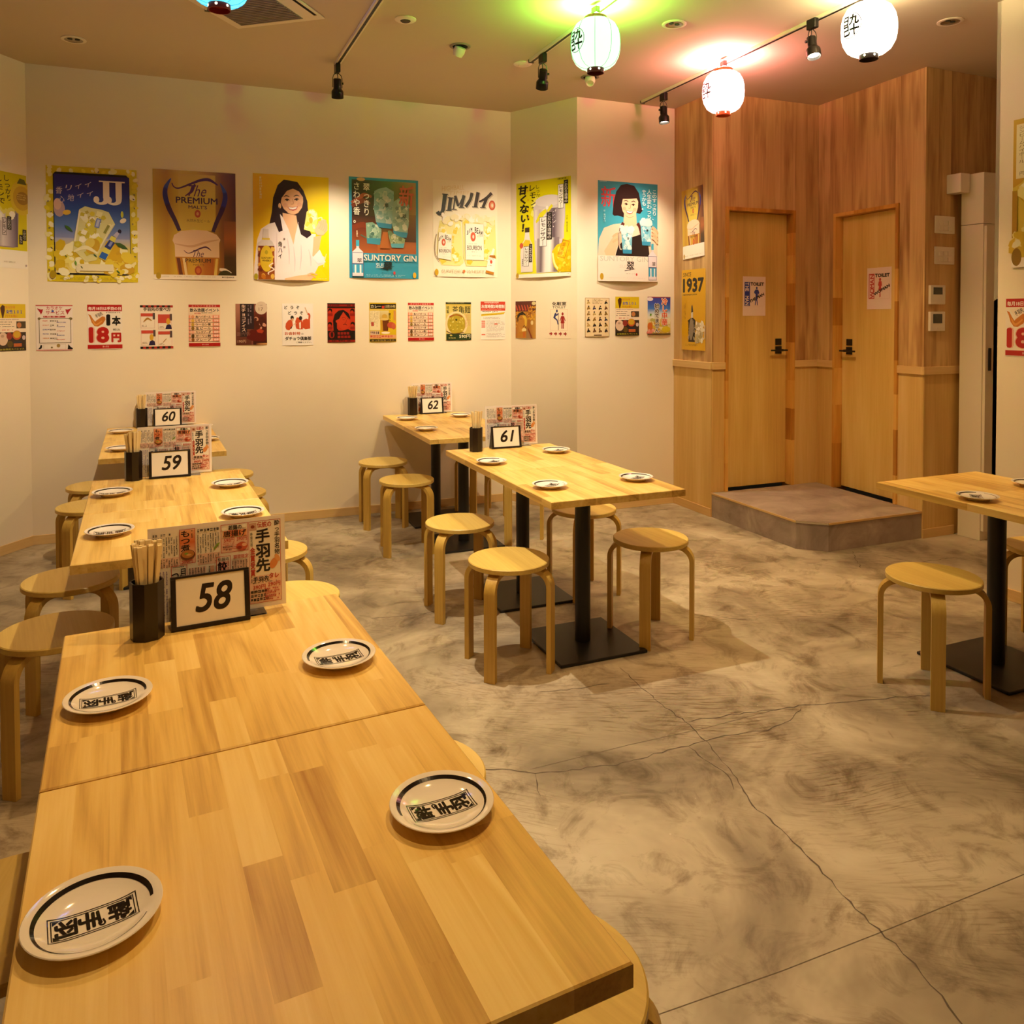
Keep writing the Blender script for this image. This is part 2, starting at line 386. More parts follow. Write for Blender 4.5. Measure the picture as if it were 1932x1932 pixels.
# doors
def door(name, p, q, s0, s1, z1, hinge, lab):
    M = wall_M(p, q); e = empty(name); e.matrix_world = M; e['kind'] = 'structure'
    rnd = random.Random(name); w = .024
    def blocks(x0, x1, y0, y1, vert):
        t = y0 if vert else x0; end = y1 if vert else x1
        while t < end - .001:
            u = min(end, t + rnd.uniform(.14, .34))
            if end - u < .1: u = end
            if vert: MB().box(x0, x1, t, u, -.10, .012).obj('frame_block', M_FRAME, e)
            else: MB().box(t, u, y0, y1, -.10, .012).obj('frame_block', M_FRAME, e)
            t = u
    z0 = .1705
    blocks(s0, s0 + w, z0, z1, True); blocks(s1 - w, s1, z0, z1, True); blocks(s0 + w, s1 - w, z1 - w, z1, False)
    leaf = MB().box(s0 + w + .003, s1 - w - .003, z0 + .012, z1 - w - .003, -.09, -.052, .001).obj('door_leaf', M_DOOR, e)
    MB().box(s0 + w, s1 - w, z0, z1 - w, -.12, -.115).obj('shade_sheet', M_DARK, e)  # flat sheet behind the leaf; the door gap's shade is its colour
    hx = s1 - w - .075 if hinge == 'left' else s0 + w + .075
    sg = -1 if hinge == 'left' else 1
    hd = MB().box(hx - .027, hx + .027, 1.128, 1.182, -.052, -.044, .0015).obj('door_handle', M_BLACK, leaf)
    MB().box(hx - .027, hx + .027, 1.192, 1.238, -.052, -.046, .0015).obj('lock_plate', M_BLACK, leaf)
    MB().lathe([(0, -.045), (.009, -.045), (.009, .0), (0, .0)], 12, Matrix.Translation((hx, 1.155, 0))).obj('handle_stem', M_BLACK, leaf)
    MB().box(min(hx - sg * .045, hx + sg * .1), max(hx - sg * .045, hx + sg * .1), 1.148, 1.160, -.012, .002, .003).obj('lever', M_BLACK, leaf)
    tag(e, lab); return M
MD1 = door('door_1', C_, D_, .108, .717, 2.165, 'left', 'left restroom door of pale veneer in a pine frame')
MD2 = door('door_2', D_, E_, .169, .757, 2.13, 'right', 'right restroom door of pale veneer in a pine frame')
# step in front of the doors
sp = [(3.583, 4.471), (3.545, 3.638), (3.675, 3.508), (4.43, 3.478), (4.515, 4.43)]
step = empty('step'); tag(step, 'low grey stone-sheet step with a cut corner below the restroom doors', 'step', kind='structure')
MB().prism(sp, .0005, .158).obj('riser', M_STONE, step)
MB().prism(sp, .158, .17).obj('tread', M_STONE, step)
for i in range(3):
    a, b = Vector(sp[i]), Vector(sp[i + 1]); l = (b - a).length
    mb = MB().box(0, l, .1585, .1715, .0005, .004, .0008)
    mb.obj('nosing', M_CHROME if i == 1 else M_TRIM, step, wall_M(a, b))
# ------------------------------------------------------------------ tables
TT = .028; TZ = .70
def stave(x0, x1, y0, y1, outer, z0=TZ - TT, z1=TZ, c=.0022):
    """a stave: full-depth bar, its top edge eased where it lies on the rim. outer = (x-, x+, y-, y+)"""
    a0 = x0 + (c if outer[0] else 0); a1 = x1 - (c if outer[1] else 0); b0 = y0 + (c if outer[2] else 0); b1 = y1 - (c if outer[3] else 0)
    vs = []
    for z, (p, q, r, s_) in ((z0, (x0, x1, y0, y1)), (z1 - c, (x0, x1, y0, y1)), (z1, (a0, a1, b0, b1))):
        vs += [(p, r, z), (q, r, z), (q, s_, z), (p, s_, z)]
    fs = [(3, 2, 1, 0), (8, 9, 10, 11)]
    for k in (0, 4): fs += [(k + i, k + (i + 1) % 4, k + 4 + (i + 1) % 4, k + 4 + i) for i in range(4)]
    return MB().add(vs, fs)
base_me = MB().box(-.2, .2, -.2, .2, .0005, .013, .004).mesh('base_plate', M_BLACK)
pole_me = MB().lathe([(0, .0125), (.033, .0125), (.033, TZ - TT - .006), (0, TZ - TT - .006)], 28).mesh('pole', M_BLACK)
collar_me = MB().box(-.13, .13, -.13, .13, TZ - TT - .006, TZ - TT - .0002, .001).mesh('mounting_plate', M_BLACK)
def table(x, y, rz, W, Ln, lab, group, seed):
    """(x, y) the near left corner of the top; grain runs along its length"""
    o = empty('table', (x, y, 0), rz); tag(o, lab, 'table', group)
    top = empty('tabletop', (W / 2, Ln / 2, 0), 0, o)
    r = random.Random(seed); xs = [0.0]
    while xs[-1] < W - .001:
        u = xs[-1] + r.uniform(.042, .062); xs.append(W if W - u < .034 else u)
    for i in range(len(xs) - 1):
        ys = [0.0]; first = True
        while ys[-1] < Ln - .001:
            u = ys[-1] + (r.uniform(.08, .34) if first else r.uniform(.2, .42)); first = False
            ys.append(Ln if Ln - u < .09 else u)
        for j in range(len(ys) - 1):
            cx, cy = (xs[i] + xs[i + 1]) / 2, (ys[j] + ys[j + 1]) / 2
            mb = stave(xs[i] - cx, xs[i + 1] - cx, ys[j] - cy, ys[j + 1] - cy, (i == 0, i == len(xs) - 2, j == 0, j == len(ys) - 2))
            mb.obj('stave', M_TOP, top, Matrix.Translation((cx - W / 2, cy - Ln / 2, 0)))
    for n_, me in (('pole', pole_me), ('base_plate', base_me), ('mounting_plate', collar_me)):
        link(n_, me, o, None, Matrix.Translation((W / 2, Ln / 2, 0)))
    return o
W_, L2 = .600, .6425
def pair(x, y, rz, Ln, labs, group, seed):
    for k in range(2):
        dx, dy = -math.sin(rz) * (Ln + .005) * k, math.cos(rz) * (Ln + .005) * k
        table(x + dx, y + dy, rz, W_, Ln, labs[k], group, seed * 7 + k)
GT = 'butcher-block pedestal tables'
pair(-.13, .696, .029, L2, ['nearest butcher-block table, cut by the bottom edge of the photo', 'second butcher-block table of the left row, carrying the largest number sign'], GT, 1)
pair(-.199, 2.549, .009, L2, ['third table of the left row, just beyond the largest menu', 'fourth table of the left row, carrying the middle one of its three number signs'], GT, 2)
pair(-.215, 4.432, .004, .605, ['fifth table of the left row, its near edge behind the middle menu', 'last table of the left row, touching the back wall'], GT, 3)
pair(1.381, 2.657, -.037, L2, ['front table of the freestanding pair in the middle, near edge facing the camera', 'rear table of the freestanding pair in the middle, carrying a number sign'], GT, 4)
pair(1.471, 4.33, -.055, .612, ['table in front of the back wall, behind the freestanding middle pair', 'table touching the back wall behind the freestanding middle pair'], GT, 5)
pair(2.744, 1.116, -.033, L2, ['near table at the right edge, mostly out of frame beside the white pillar', 'far table at the right edge beside the white pillar'], GT, 6)
# ------------------------------------------------------------------ stools
SR = .163; SZ = .43
seat_me = MB().lathe([(0, SZ - .021), (SR - .004, SZ - .021), (SR, SZ - .018), (SR, SZ - .003), (SR - .003, SZ), (0, SZ)], 48).mesh('seat', M_STOOL)
def leg_mesh():
    # bent ply leg in its own plane: x outward, z up; the centre line of the strip
    th = .019; w = .046; ro = .188; cl = [(ro - th / 2, .0005), (ro - th / 2, .20), (ro - th / 2, .335)]
    cx, cz, rr = ro - th / 2 - .064, .335, .064
    for k in range(1, 9):
        a = PI / 2 * k / 8; cl.append((cx + rr * math.cos(a), cz + rr * math.sin(a)))
    cl.append((.055, .399))
    mb = MB(); vs = []; n = len(cl)
    for i, p in enumerate(cl):
        a, b = Vector(cl[max(0, i - 1)]), Vector(cl[min(n - 1, i + 1)]); t = (b - a).normalized(); nn = Vector((t.y, -t.x))
        for s1, s2 in ((1, -1), (1, 1), (-1, 1), (-1, -1)):
            vs.append((p[0] + nn.x * th / 2 * s1, w / 2 * s2, p[1] + nn.y * th / 2 * s1))
    fs = [(3, 2, 1, 0), tuple(4 * (n - 1) + k for k in range(4))]
    for i in range(n - 1): fs += [(4 * i + k, 4 * i + (k + 1) % 4, 4 * i + 4 + (k + 1) % 4, 4 * i + 4 + k) for k in range(4)]
    mb.add(vs, fs, True); return mb.mesh('leg', M_LEG)
leg_me = leg_mesh()
stool0 = empty('stool'); link('seat', seat_me, stool0)
for k in range(4):
    link('leg', leg_me, stool0, None, Matrix.Rotation(PI / 4 + k * PI / 2, 4, 'Z'))
ring_me = MB().box(-.06, .06, -.06, .06, .389, SZ - .0213).mesh('seat_block', M_LEG)
link('seat_block', ring_me, stool0)
first = [True]
def stool(x, y, rz, lab):
    o = stool0 if first[0] else dup(stool0); first[0] = False
    o.location = (x, y, 0); o.rotation_euler = (0, 0, rz); tag(o, lab, 'stool', 'round birch stools'); return o
stool(1.317, 2.904, -.05, 'front left stool of the middle table, nearest to the camera')
stool(1.349, 3.536, -.12, 'second stool left of the freestanding middle tables, behind the nearest one')
stool(2.009, 2.922, .06, 'front right stool of the middle table, clear of the tabletop')
stool(2.019, 3.527, .1, 'stool half hidden behind the right side of the freestanding middle tables')
stool(1.417, 4.604, -.2, 'stool left of the rear table by the back wall, the nearer of two')
stool(1.454, 5.256, -.12, 'stool left of the rear table by the back wall, the farther of two')
stool(2.115, 4.58, .15, 'stool whose legs show beneath the middle tabletop, nearer one')
stool(2.16, 5.24, .1, 'stool whose legs show beneath the middle tabletop, by the back wall')
stool(-.259, 3.372, .1, 'left stool partly under the near left corner of the third table')
stool(-.26, 2.83, .15, 'large left stool beside the far left corner of the second table')
stool(-.215, 1.50, -.2, 'nearest left stool, cut by the left edge of the photo')
stool(-.20, .86, .1, 'left stool beside the nearest tabletop, mostly hidden')
stool(-.258, 5.20, .1, 'small stool left of the row, the farthest back by the wall')
stool(-.262, 4.655, .2, 'small stool left of the row, second from the back wall')
stool(.452, 3.43, .3, 'stool right of the largest menu, the farther of the two there')
stool(.455, 2.83, .2, 'stool right of the largest menu, its pale seat close behind it')
stool(.497, 1.61, .0, 'stool whose seat edge peeps out right of the second table')
stool(.506, 1.025, .35, 'stool peeping out under the near right corner of the nearest table')
stool(.450, 5.25, .1, 'stool sliver right of the row, farthest back by the wall')
stool(.448, 4.66, .2, 'stool sliver right of the row, second from the back wall')
stool(2.665, 2.04, -.03, 'left stool of the right-hand table, standing alone')
stool(3.435, 2.09, .2, 'stool between the right-hand table and the white pillar')
# ------------------------------------------------------------------ flat print: shapes and lettering as thin coloured faces
_tsc = bpy.data.scenes.new('type_setting'); _tc = {}
def glyphs(s, bold=0.0, shear=0.0):
    """outlines of the lettering, made heavier by overprinting it slightly shifted"""
    k = (s, bold, shear)
    if k not in _tc:
        cu = bpy.data.curves.new('type', 'FONT'); cu.body = s; cu.size = 1; cu.resolution_u = 5 if len(s) < 3 else 2; cu.shear = shear
        ob = bpy.data.objects.new('type', cu); _tsc.collection.objects.link(ob)
        _tsc.view_layers[0].update(); dg = _tsc.view_layers[0].depsgraph
        me = bpy.data.meshes.new_from_object(ob.evaluated_get(dg))
        V0 = [(v.co.x, v.co.y, 0.0) for v in me.vertices]; F0 = [tuple(p.vertices) for p in me.polygons]
        bpy.data.objects.remove(ob); bpy.data.curves.remove(cu); bpy.data.meshes.remove(me)
        if bold > .006:
            V = []; F = []; n = 8 if bold > .04 else 4
            for i in range(n):
                a = PI / 4 + 2 * PI * i / n; m = len(V)
                V += [(x + bold * math.cos(a), y + bold * math.sin(a), i * 6e-6) for x, y, _ in V0]; F += [tuple(q + m for q in f) for f in F0]
            _tc[k] = (V, F)
        else: _tc[k] = (V0, F0)
    return _tc[k]
class Pr:
    """a print of w x h metres; u to the right 0..1, v DOWN 0..1"""
    def __init__(s, w, h, step=.00003): s.w, s.h = w, h; s.V = []; s.F = []; s.C = []; s.z = .0003; s.step = step
    def _add(s, uv, faces, col):
        """uv: list of (u, v); col: hex or list of hex per vertex"""
        n = len(s.V); s.z += s.step
        s.V += [(q[0] * s.w, (1 - q[1]) * s.h, s.z + (q[2] if len(q) > 2 else 0)) for q in uv]
        if uv and len(uv[-1]) > 2: s.z += uv[-1][2]
        s.F += [tuple(i + n for i in f) for f in faces]
        s.C += [srgb(col)] * len(uv) if isinstance(col, str) else [srgb(c) for c in col]
        return s
    def rect(s, u0, v0, u1, v1, col): return s._add([(u0, v1), (u1, v1), (u1, v0), (u0, v0)], [(0, 1, 2, 3)], col)
    def gradv(s, u0, v0, u1, v1, cols):
        n = len(cols); uv = []; cc = []; f = []
        for i, c in enumerate(cols):
            v = v0 + (v1 - v0) * i / (n - 1); uv += [(u0, v), (u1, v)]; cc += [c, c]
            if i: f.append((2 * i, 2 * i + 1, 2 * i - 1, 2 * i - 2))
        return s._add(uv, f, cc)
    def gradh(s, u0, v0, u1, v1, cols):
        n = len(cols); uv = []; cc = []; f = []
        for i, c in enumerate(cols):
            u = u0 + (u1 - u0) * i / (n - 1); uv += [(u, v0), (u, v1)]; cc += [c, c]
            if i: f.append((2 * i - 2, 2 * i - 1, 2 * i + 1, 2 * i))
        return s._add(uv, f, cc)
    def poly(s, pts, col):
        # ear-free: let bmesh triangulate concave outlines at build time
        a = sum((pts[i][0] * pts[(i + 1) % len(pts)][1] - pts[(i + 1) % len(pts)][0] * pts[i][1]) for i in range(len(pts)))
        if a > 0: pts = pts[::-1]
        return s._add(pts, [tuple(range(len(pts)))], col)
    def ell(s, cu, cv, ru, rv, col, rot=0.0, n=20, a0=0, a1=2 * PI):
        asp = s.w / s.h; pts = []
        for i in range(n):
            a = a0 + (a1 - a0) * i / (n if a1 - a0 > 6.2 else n - 1)
            x, y = ru * math.cos(a), rv / asp * math.sin(a)
            pts.append((cu + x * math.cos(rot) - y * math.sin(rot), cv + (x * math.sin(rot) + y * math.cos(rot)) * asp))
        return s.poly(pts, col)
    def curve(s, pts, ws, col, k=5):
        """tapering stroke through pts (Catmull-Rom); ws widths in u"""
        asp = s.w / s.h; P = [Vector((p[0], p[1] / asp)) for p in pts]; n = len(P); Q = []; Wd = []
        if not isinstance(ws, (list, tuple)): ws = [ws] * n
        for i in range(n - 1):
            a, b, c, d = P[max(0, i - 1)], P[i], P[i + 1], P[min(n - 1, i + 2)]
            for j in range(k + (1 if i == n - 2 else 0)):
                t = j / k
                Q.append(.5 * (2 * b + (c - a) * t + (2 * a - 5 * b + 4 * c - d) * t * t + (3 * b - a - 3 * c + d) * t ** 3)); Wd.append(ws[i] + (ws[i + 1] - ws[i]) * t)
        uv = []
        for i, p in enumerate(Q):
            t = Q[min(i + 1, len(Q) - 1)] - Q[max(i - 1, 0)]; t = t.normalized() if t.length > 1e-9 else Vector((1, 0)); nn = Vector((t.y, -t.x)) * Wd[i] / 2
            uv += [(p.x + nn.x, (p.y + nn.y) * asp), (p.x - nn.x, (p.y - nn.y) * asp)]
        f = []
        for i in range(len(Q) - 1): f.append((2 * i, 2 * i + 1, 2 * i + 3, 2 * i + 2))
        return s._add(uv, f, col)
    def frame(s, u0, v0, u1, v1, t, col):
        asp = s.w / s.h; tv = t * asp
        s.rect(u0, v0, u1, v0 + tv, col); s.rect(u0, v1 - tv, u1, v1, col); s.rect(u0, v0, u0 + t, v1, col); return s.rect(u1 - t, v0, u1, v1, col)
    def txt(s, t, u0, v0, u1, v1, col, bold=0.0, shear=0.0, rot=0.0):
        """lettering stretched into the box; rot turns it about the box centre"""
        V, F = glyphs(t, bold, shear)
        if not V: return s
        xa = min(p[0] for p in V); xb = max(p[0] for p in V); ya = min(p[1] for p in V); yb = max(p[1] for p in V)
        asp = s.w / s.h; cu, cv = (u0 + u1) / 2, (v0 + v1) / 2; uv = []
        for x, y, dz in V:
            u = u0 + (x - xa) / (xb - xa) * (u1 - u0); v = v1 - (y - ya) / (yb - ya) * (v1 - v0)
            if rot:
                du, dv = u - cu, (v - cv) / asp
                u = cu + du * math.cos(rot) - dv * math.sin(rot); v = cv + (du * math.sin(rot) + dv * math.cos(rot)) * asp
            uv.append((u, v, dz))
        return s._add(uv, F, col)
    def out(s, t, u0, v0, u1, v1, col, rim, bold=.02, rb=.06, shear=0.0):
        s.txt(t, u0 - rb * .12 * (u1 - u0), v0 - rb * .5 * (v1 - v0), u1 + rb * .12 * (u1 - u0), v1 + rb * .5 * (v1 - v0), rim, bold + rb, shear)
        return s.txt(t, u0, v0, u1, v1, col, bold, shear)
    def vert(s, t, u, v0, v1, wd, col, bold=0.0, shear=0.0, rim=None, slant=0.0):
        """vertical lettering centred on u, one em cell per letter"""
        n = len(t); ch = (v1 - v0) / n
        for i, c in enumerate(t):
            if c == ' ': continue
            cc = '｜' if c == 'ー' else c
            for cl, bd in (((rim, bold + .07),) if rim else ()) + ((col, bold),):
                V, F = glyphs(cc, bd, shear)
                uu = u - slant * i / max(1, n - 1)
                s._add([(uu + (x - .5) * wd, v0 + ch * (i + .88 - y), dz) for x, y, dz in V], F, cl)
        return s
    def scrib(s, u0, v0, u1, v1, rows, col, seed=0, vertical=False, fill=.55, dens=.75):
        """print too small to read: rows (or columns) of short dashes"""
        r = random.Random(seed); uv = []; f = []
        for i in range(rows):
            if vertical: a0, a1 = u0 + (u1 - u0) * i / rows, u0 + (u1 - u0) * (i + fill) / rows; p, q = v0, v1; L = (a1 - a0) * s.w / s.h
            else: a0, a1 = v0 + (v1 - v0) * i / rows, v0 + (v1 - v0) * (i + fill) / rows; p, q = u0, u1; L = (a1 - a0) * s.h / s.w
            t = p; end = p + (q - p) * r.uniform(.7, 1)
            while t < end:
                g = L * r.uniform(.55, 1.0)
                if r.random() < dens:
                    # a tiny mark of two bars
                    for k in range(2):
                        b0 = a0 + (a1 - a0) * (.0 if k == 0 else r.uniform(.35, .6)); b1 = b0 + (a1 - a0) * r.uniform(.2, .4)
                        m = len(uv)
                        uv += [(b0, t), (b1, t), (b1, min(q, t + g)), (b0, min(q, t + g))] if vertical else [(t, b0), (min(q, t + g), b0), (min(q, t + g), b1), (t, b1)]
                        f.append((m, m + 1, m + 2, m + 3))
                t += g + L * .25
        if uv: s._add(uv, [tuple(reversed(x)) for x in f], col)
        return s
    def specks(s, u0, v0, u1, v1, n, cols, r0, r1, seed=0, el=1.0):
        r = random.Random(seed)
        for i in range(n): s.ell(r.uniform(u0, u1), r.uniform(v0, v1), (q := r.uniform(r0, r1)), q * el, r.choice(cols), r.uniform(0, PI), 7)
        return s
    def mesh(s, name, disp=None, cuts=0):
        me = bpy.data.meshes.new(name); me.from_pydata(s.V, [], s.F)
        at = me.color_attributes.new('ink', 'FLOAT_COLOR', 'POINT')
        at.data.foreach_set('color', [x for c in s.C for x in (*c, 1.0)])
        bm = bmesh.new(); bm.from_mesh(me)
        bmesh.ops.triangulate(bm, faces=[f for f in bm.faces if len(f.verts) > 4])
        if disp:
            def cut(co, no): bmesh.ops.bisect_plane(bm, geom=bm.verts[:] + bm.edges[:] + bm.faces[:], plane_co=co, plane_no=no)
            for i in range(1, cuts):
                cut((0, s.h * i / cuts, 0), (0, 1, 0)); cut((s.w * i / cuts, 0, 0), (1, 0, 0))
            for i in range(1, 2 * cuts): cut((s.w * i / cuts, 0, 0), (s.h, s.w, 0))
            for v in bm.verts: v.co.z += flat_disp(disp, v.co.x / s.w, v.co.y / s.h, cuts)
        bm.normal_update()
        fl = [f for f in bm.faces if f.normal.z < 0]
        if fl: bmesh.ops.reverse_faces(bm, faces=fl)
        bm.to_mesh(me); bm.free(); me.materials.append(M_PRINT); return me
CUTS = 8
def flat_disp(disp, u, y, n):
    """disp made of flat triangles on an n x n grid (y up)"""
    i = min(n - 1, max(0, int(u * n))); j = min(n - 1, max(0, int(y * n))); fu = u * n - i; fy = y * n - j
    d = lambda a, b: disp(a / n, 1 - b / n)
    if fu + fy <= 1: return d(i, j) + (d(i + 1, j) - d(i, j)) * fu + (d(i, j + 1) - d(i, j)) * fy
    return d(i + 1, j + 1) + (d(i, j + 1) - d(i + 1, j + 1)) * (1 - fu) + (d(i + 1, j) - d(i + 1, j + 1)) * (1 - fy)
def poster(name, pr, M, s0, zb, lab, cat, group=None, curl=0.0, tilt=0.0, tape=False, paper=M_PAPER):
    """paper sheet hung on the wall frame M at s0, bottom zb; its lower edge may stand off by curl"""
    w, h = pr.w, pr.h
    disp = (lambda u, v: curl * max(0, v) ** 3 * math.sin(PI * min(1, max(0, u))) + .0004 * math.sin(9 * u + 7 * v)) if curl else None
    n = CUTS if curl else 1; vs = []; fs = []
    for side in (0, 1):
        for j in range(n + 1):
            for i in range(n + 1):
                u, v = i / n, 1 - j / n
                vs.append((u * w, j / n * h, (.0002 if side == 0 else -.0002) + (disp(u, v) if disp else 0)))
    k = (n + 1) ** 2
    for j in range(n):
        for i in range(n):
            a = j * (n + 1) + i
            for q in ((a, a + 1, a + n + 1), (a + 1, a + n + 2, a + n + 1)): fs += [q, tuple(k + x for x in reversed(q))]
    rim = [i for i in range(n + 1)] + [j * (n + 1) + n for j in range(1, n + 1)] + [n * (n + 1) + i for i in range(n - 1, -1, -1)] + [j * (n + 1) for j in range(n - 1, 0, -1)]
    for a, b in zip(rim, rim[1:] + rim[:1]): fs.append((b, a, k + a, k + b))
    T = M @ Matrix.Translation((s0, zb, .0012 + (.0004 if curl else 0))) @ Matrix.Rotation(tilt, 4, 'Z')
    o = MB().add(vs, fs).obj(name, paper); o.matrix_world = T
    link('print', pr.mesh('print', disp, CUTS), o)
    return tag(o, lab, cat, group)
# ------------------------------------------------------------------ plates
PRF = [(0, .0052), (.02, .0054), (.035, .0062), (.048, .0088), (.056, .0125), (.062, .0158), (.069, .0180), (.0722, .0186), (.0730, .0178), (.0722, .0166), (.060, .0128), (.050, .0075), (.042, .0035), (.040, .0004), (.036, .0004), (.034, .003), (0, .0032)]
def prof(r):
    for (a, za), (b, zb) in zip(PRF[:7], PRF[1:8]):
        if r <= b: return za + (zb - za) * (r - a) / (b - a)
    return .0186
plate_me = MB().lathe(PRF, 48).mesh('plate', M_PORC)
def plate_prints():
    vs = []; fs = []
    # brushed ring, open at one place, thick on one side
    n = 80; a0, a1 = PI / 2 + .1, PI / 2 - 2 * PI + .55
    for i in range(n + 1):
        t = i / n; a = a0 + (a1 - a0) * t; w = .0010 + .0047 * (min(1, 6 * t + .5) if t < .45 else max(0, 1 - (t - .45) / .33))
        for r in (.0608 - w / 2, .0608 + w / 2): vs.append((r * math.cos(a), r * math.sin(a), prof(r) + .0004))
    fs += [(2 * i, 2 * i + 2, 2 * i + 3, 2 * i + 1) for i in range(n)]
    ring = MB().add(vs, fs).mesh('brushed_ring', M_INK)
    vs = []; fs = []
    def put(pts, faces):
        k = len(vs)
        for x, y, *d in pts: vs.append((x, y, prof(math.hypot(x, y)) + .0004 + (d[0] if d else 0)))
        fs.extend(tuple(i + k for i in f) for f in faces)
    def bar(x0, x1, y0, y1):
        m = max(1, int(max(x1 - x0, y1 - y0) / .01)); hz = (x1 - x0) > (y1 - y0); pts = []
        for i in range(m + 1):
            t = i / m
            pts += [(x0 + (x1 - x0) * t, y0), (x0 + (x1 - x0) * t, y1)] if hz else [(x0, y0 + (y1 - y0) * t), (x1, y0 + (y1 - y0) * t)]
        put(pts, [(2 * i, 2 * i + 2, 2 * i + 3, 2 * i + 1) for i in range(m)])
    hw, hh = .0205, .046
    for (a, b, t) in ((hw, hh, .0011), (hw - .0032, hh - .0032, .0011)):
        bar(-a, a, -b, -b + t); bar(-a, a, b - t, b); bar(-a, -a + t, -b, b); bar(a - t, a, -b, b)
    for c, x, y, sx, sy in (('酔', 0, .0265, .030, .0245), ('っ', .0085, .0095, .015, .013), ('手', -.001, -.004, .031, .0245), ('羽', 0, -.0275, .030, .0245)):
        V, F = glyphs(c, .042); put([(x + (p - .5) * sx, y + (q - .36) * sy, d) for p, q, d in V], F)
    for sx, sy in ((-1, 1), (1, 1), (-1, -1), (1, -1)):
        x, y = sx * (hw - .005), sy * (hh - .005); put([(x, y), (x - sx * .006, y), (x, y - sy * .007)], [(0, 1, 2)])
    return ring, MB().add(vs, fs).mesh('stamp', M_INK)
ring_p, stamp_p = plate_prints()
def plate(x, y, rz, lab, z=TZ):
    o = link('plate', plate_me); o.location = (x, y, z + .0001); o.rotation_euler = (0, 0, rz)
    link('brushed_ring', ring_p, o, None, Matrix.Diagonal((-1 if rz < .4 else 1, 1, 1, 1))); link('stamp', stamp_p, o)
    return tag(o, lab, 'plate', 'white plates with a black ring and stamp')
Lr, Rr = -PI / 2, PI / 2
plate(-.061, 1.017, Lr + .12, 'large white plate on the left of the nearest tabletop')
plate(.371, 1.047, Rr + .02, 'white plate on the right of the nearest tabletop')
plate(-.067, 1.599, Lr + .05, 'white plate on the left in front of the largest number sign')
plate(.349, 1.60, Rr + .03, 'white plate on the right in front of the largest number sign')
plate(-.122, 3.497, Lr, 'far left plate on the table with the middle menu of the left row')
plate(.314, 3.483, Rr, 'far right plate on the table with the middle menu of the left row')
plate(-.109, 2.861, Lr, 'white plate above the largest chopstick cup, near left of the third table')
plate(.307, 2.941, Rr, 'white plate half behind the top right of the largest menu')
plate(-.137, 5.383, Lr, 'small far left plate on the last table of the left row')
plate(-.12, 4.669, Lr, 'small plate left of the middle bundle of chopsticks')
plate(.318, 5.41, Rr, 'far plate showing right of the middle menu, by the back wall')
plate(.312, 4.846, Rr, 'near plate showing right of the middle menu of the left row')
plate(1.617, 5.24, Lr, 'far left plate on the rear middle table by the back wall')
plate(1.574, 4.70, Lr, 'near left plate on the rear middle table')
plate(2.01, 5.25, Rr, 'right plate on the rear middle table')
plate(1.492, 3.487, Lr + .6, 'left plate below the cup on the freestanding middle tables')
plate(1.921, 3.643, Rr + .5, 'right plate beside the number sign on the freestanding middle tables')
plate(1.495, 2.891, Lr + .6, 'front left plate on the freestanding middle tables')
plate(1.898, 2.87, Rr + .5, 'front right plate on the freestanding middle tables')
plate(2.865, 2.01, Lr + .8, 'left plate on the right-hand table')
plate(3.29, 2.075, Rr + .3, 'plate cut by the right edge of the photo')

# ------------------------------------------------------------------ cups of chopsticks, number signs, menus
PL = {58: 'the largest, on the second table of the left row', 59: 'the middle one in the left row', 60: 'the farthest in the left row, by the back wall', 61: 'on the freestanding middle tables', 62: 'on the rear middle table by the back wall'}
CK = {58: 'nearest the camera', 59: 'in the middle of the left row', 60: 'at the far end of the left row', 61: 'on the freestanding middle tables', 62: 'on the rear middle table by the back wall'}
def oct_(r): return [(r * math.cos(PI / 8 + k * PI / 4), r * math.sin(PI / 8 + k * PI / 4)) for k in range(8)]
def cup_mesh():
    ro, ri = .035, .0318; h = .124; A, B = oct_(ro), oct_(ri)
    vs = [(*p, .0003) for p in A] + [(*p, h) for p in A] + [(*p, h) for p in B] + [(*p, .004) for p in B]; fs = [tuple(range(7, -1, -1)), tuple(range(24, 32))]
    for g in (0, 8, 16): fs += [(g + k, g + (k + 1) % 8, g + 8 + (k + 1) % 8, g + 8 + k) for k in range(8)]
    return MB().add(vs, fs).mesh('chopstick_cup', M_CUP)
cup_me = cup_mesh()
def stick_mesh():
    vs = []; 
    for z, a, b in ((0, .0022, .0022), (.196, .0052, .0030), (.1975, .0046, .0026)): vs += [(-a, -b, z), (a, -b, z), (a, b, z), (-a, b, z)]
    fs = [(3, 2, 1, 0), (8, 9, 10, 11)]
    for k in (0, 4): fs += [(k + i, k + (i + 1) % 4, k + 4 + (i + 1) % 4, k + 4 + i) for i in range(4)]
    return MB().add(vs, fs).mesh('chopstick', M_STICK)
stick_me = stick_mesh()
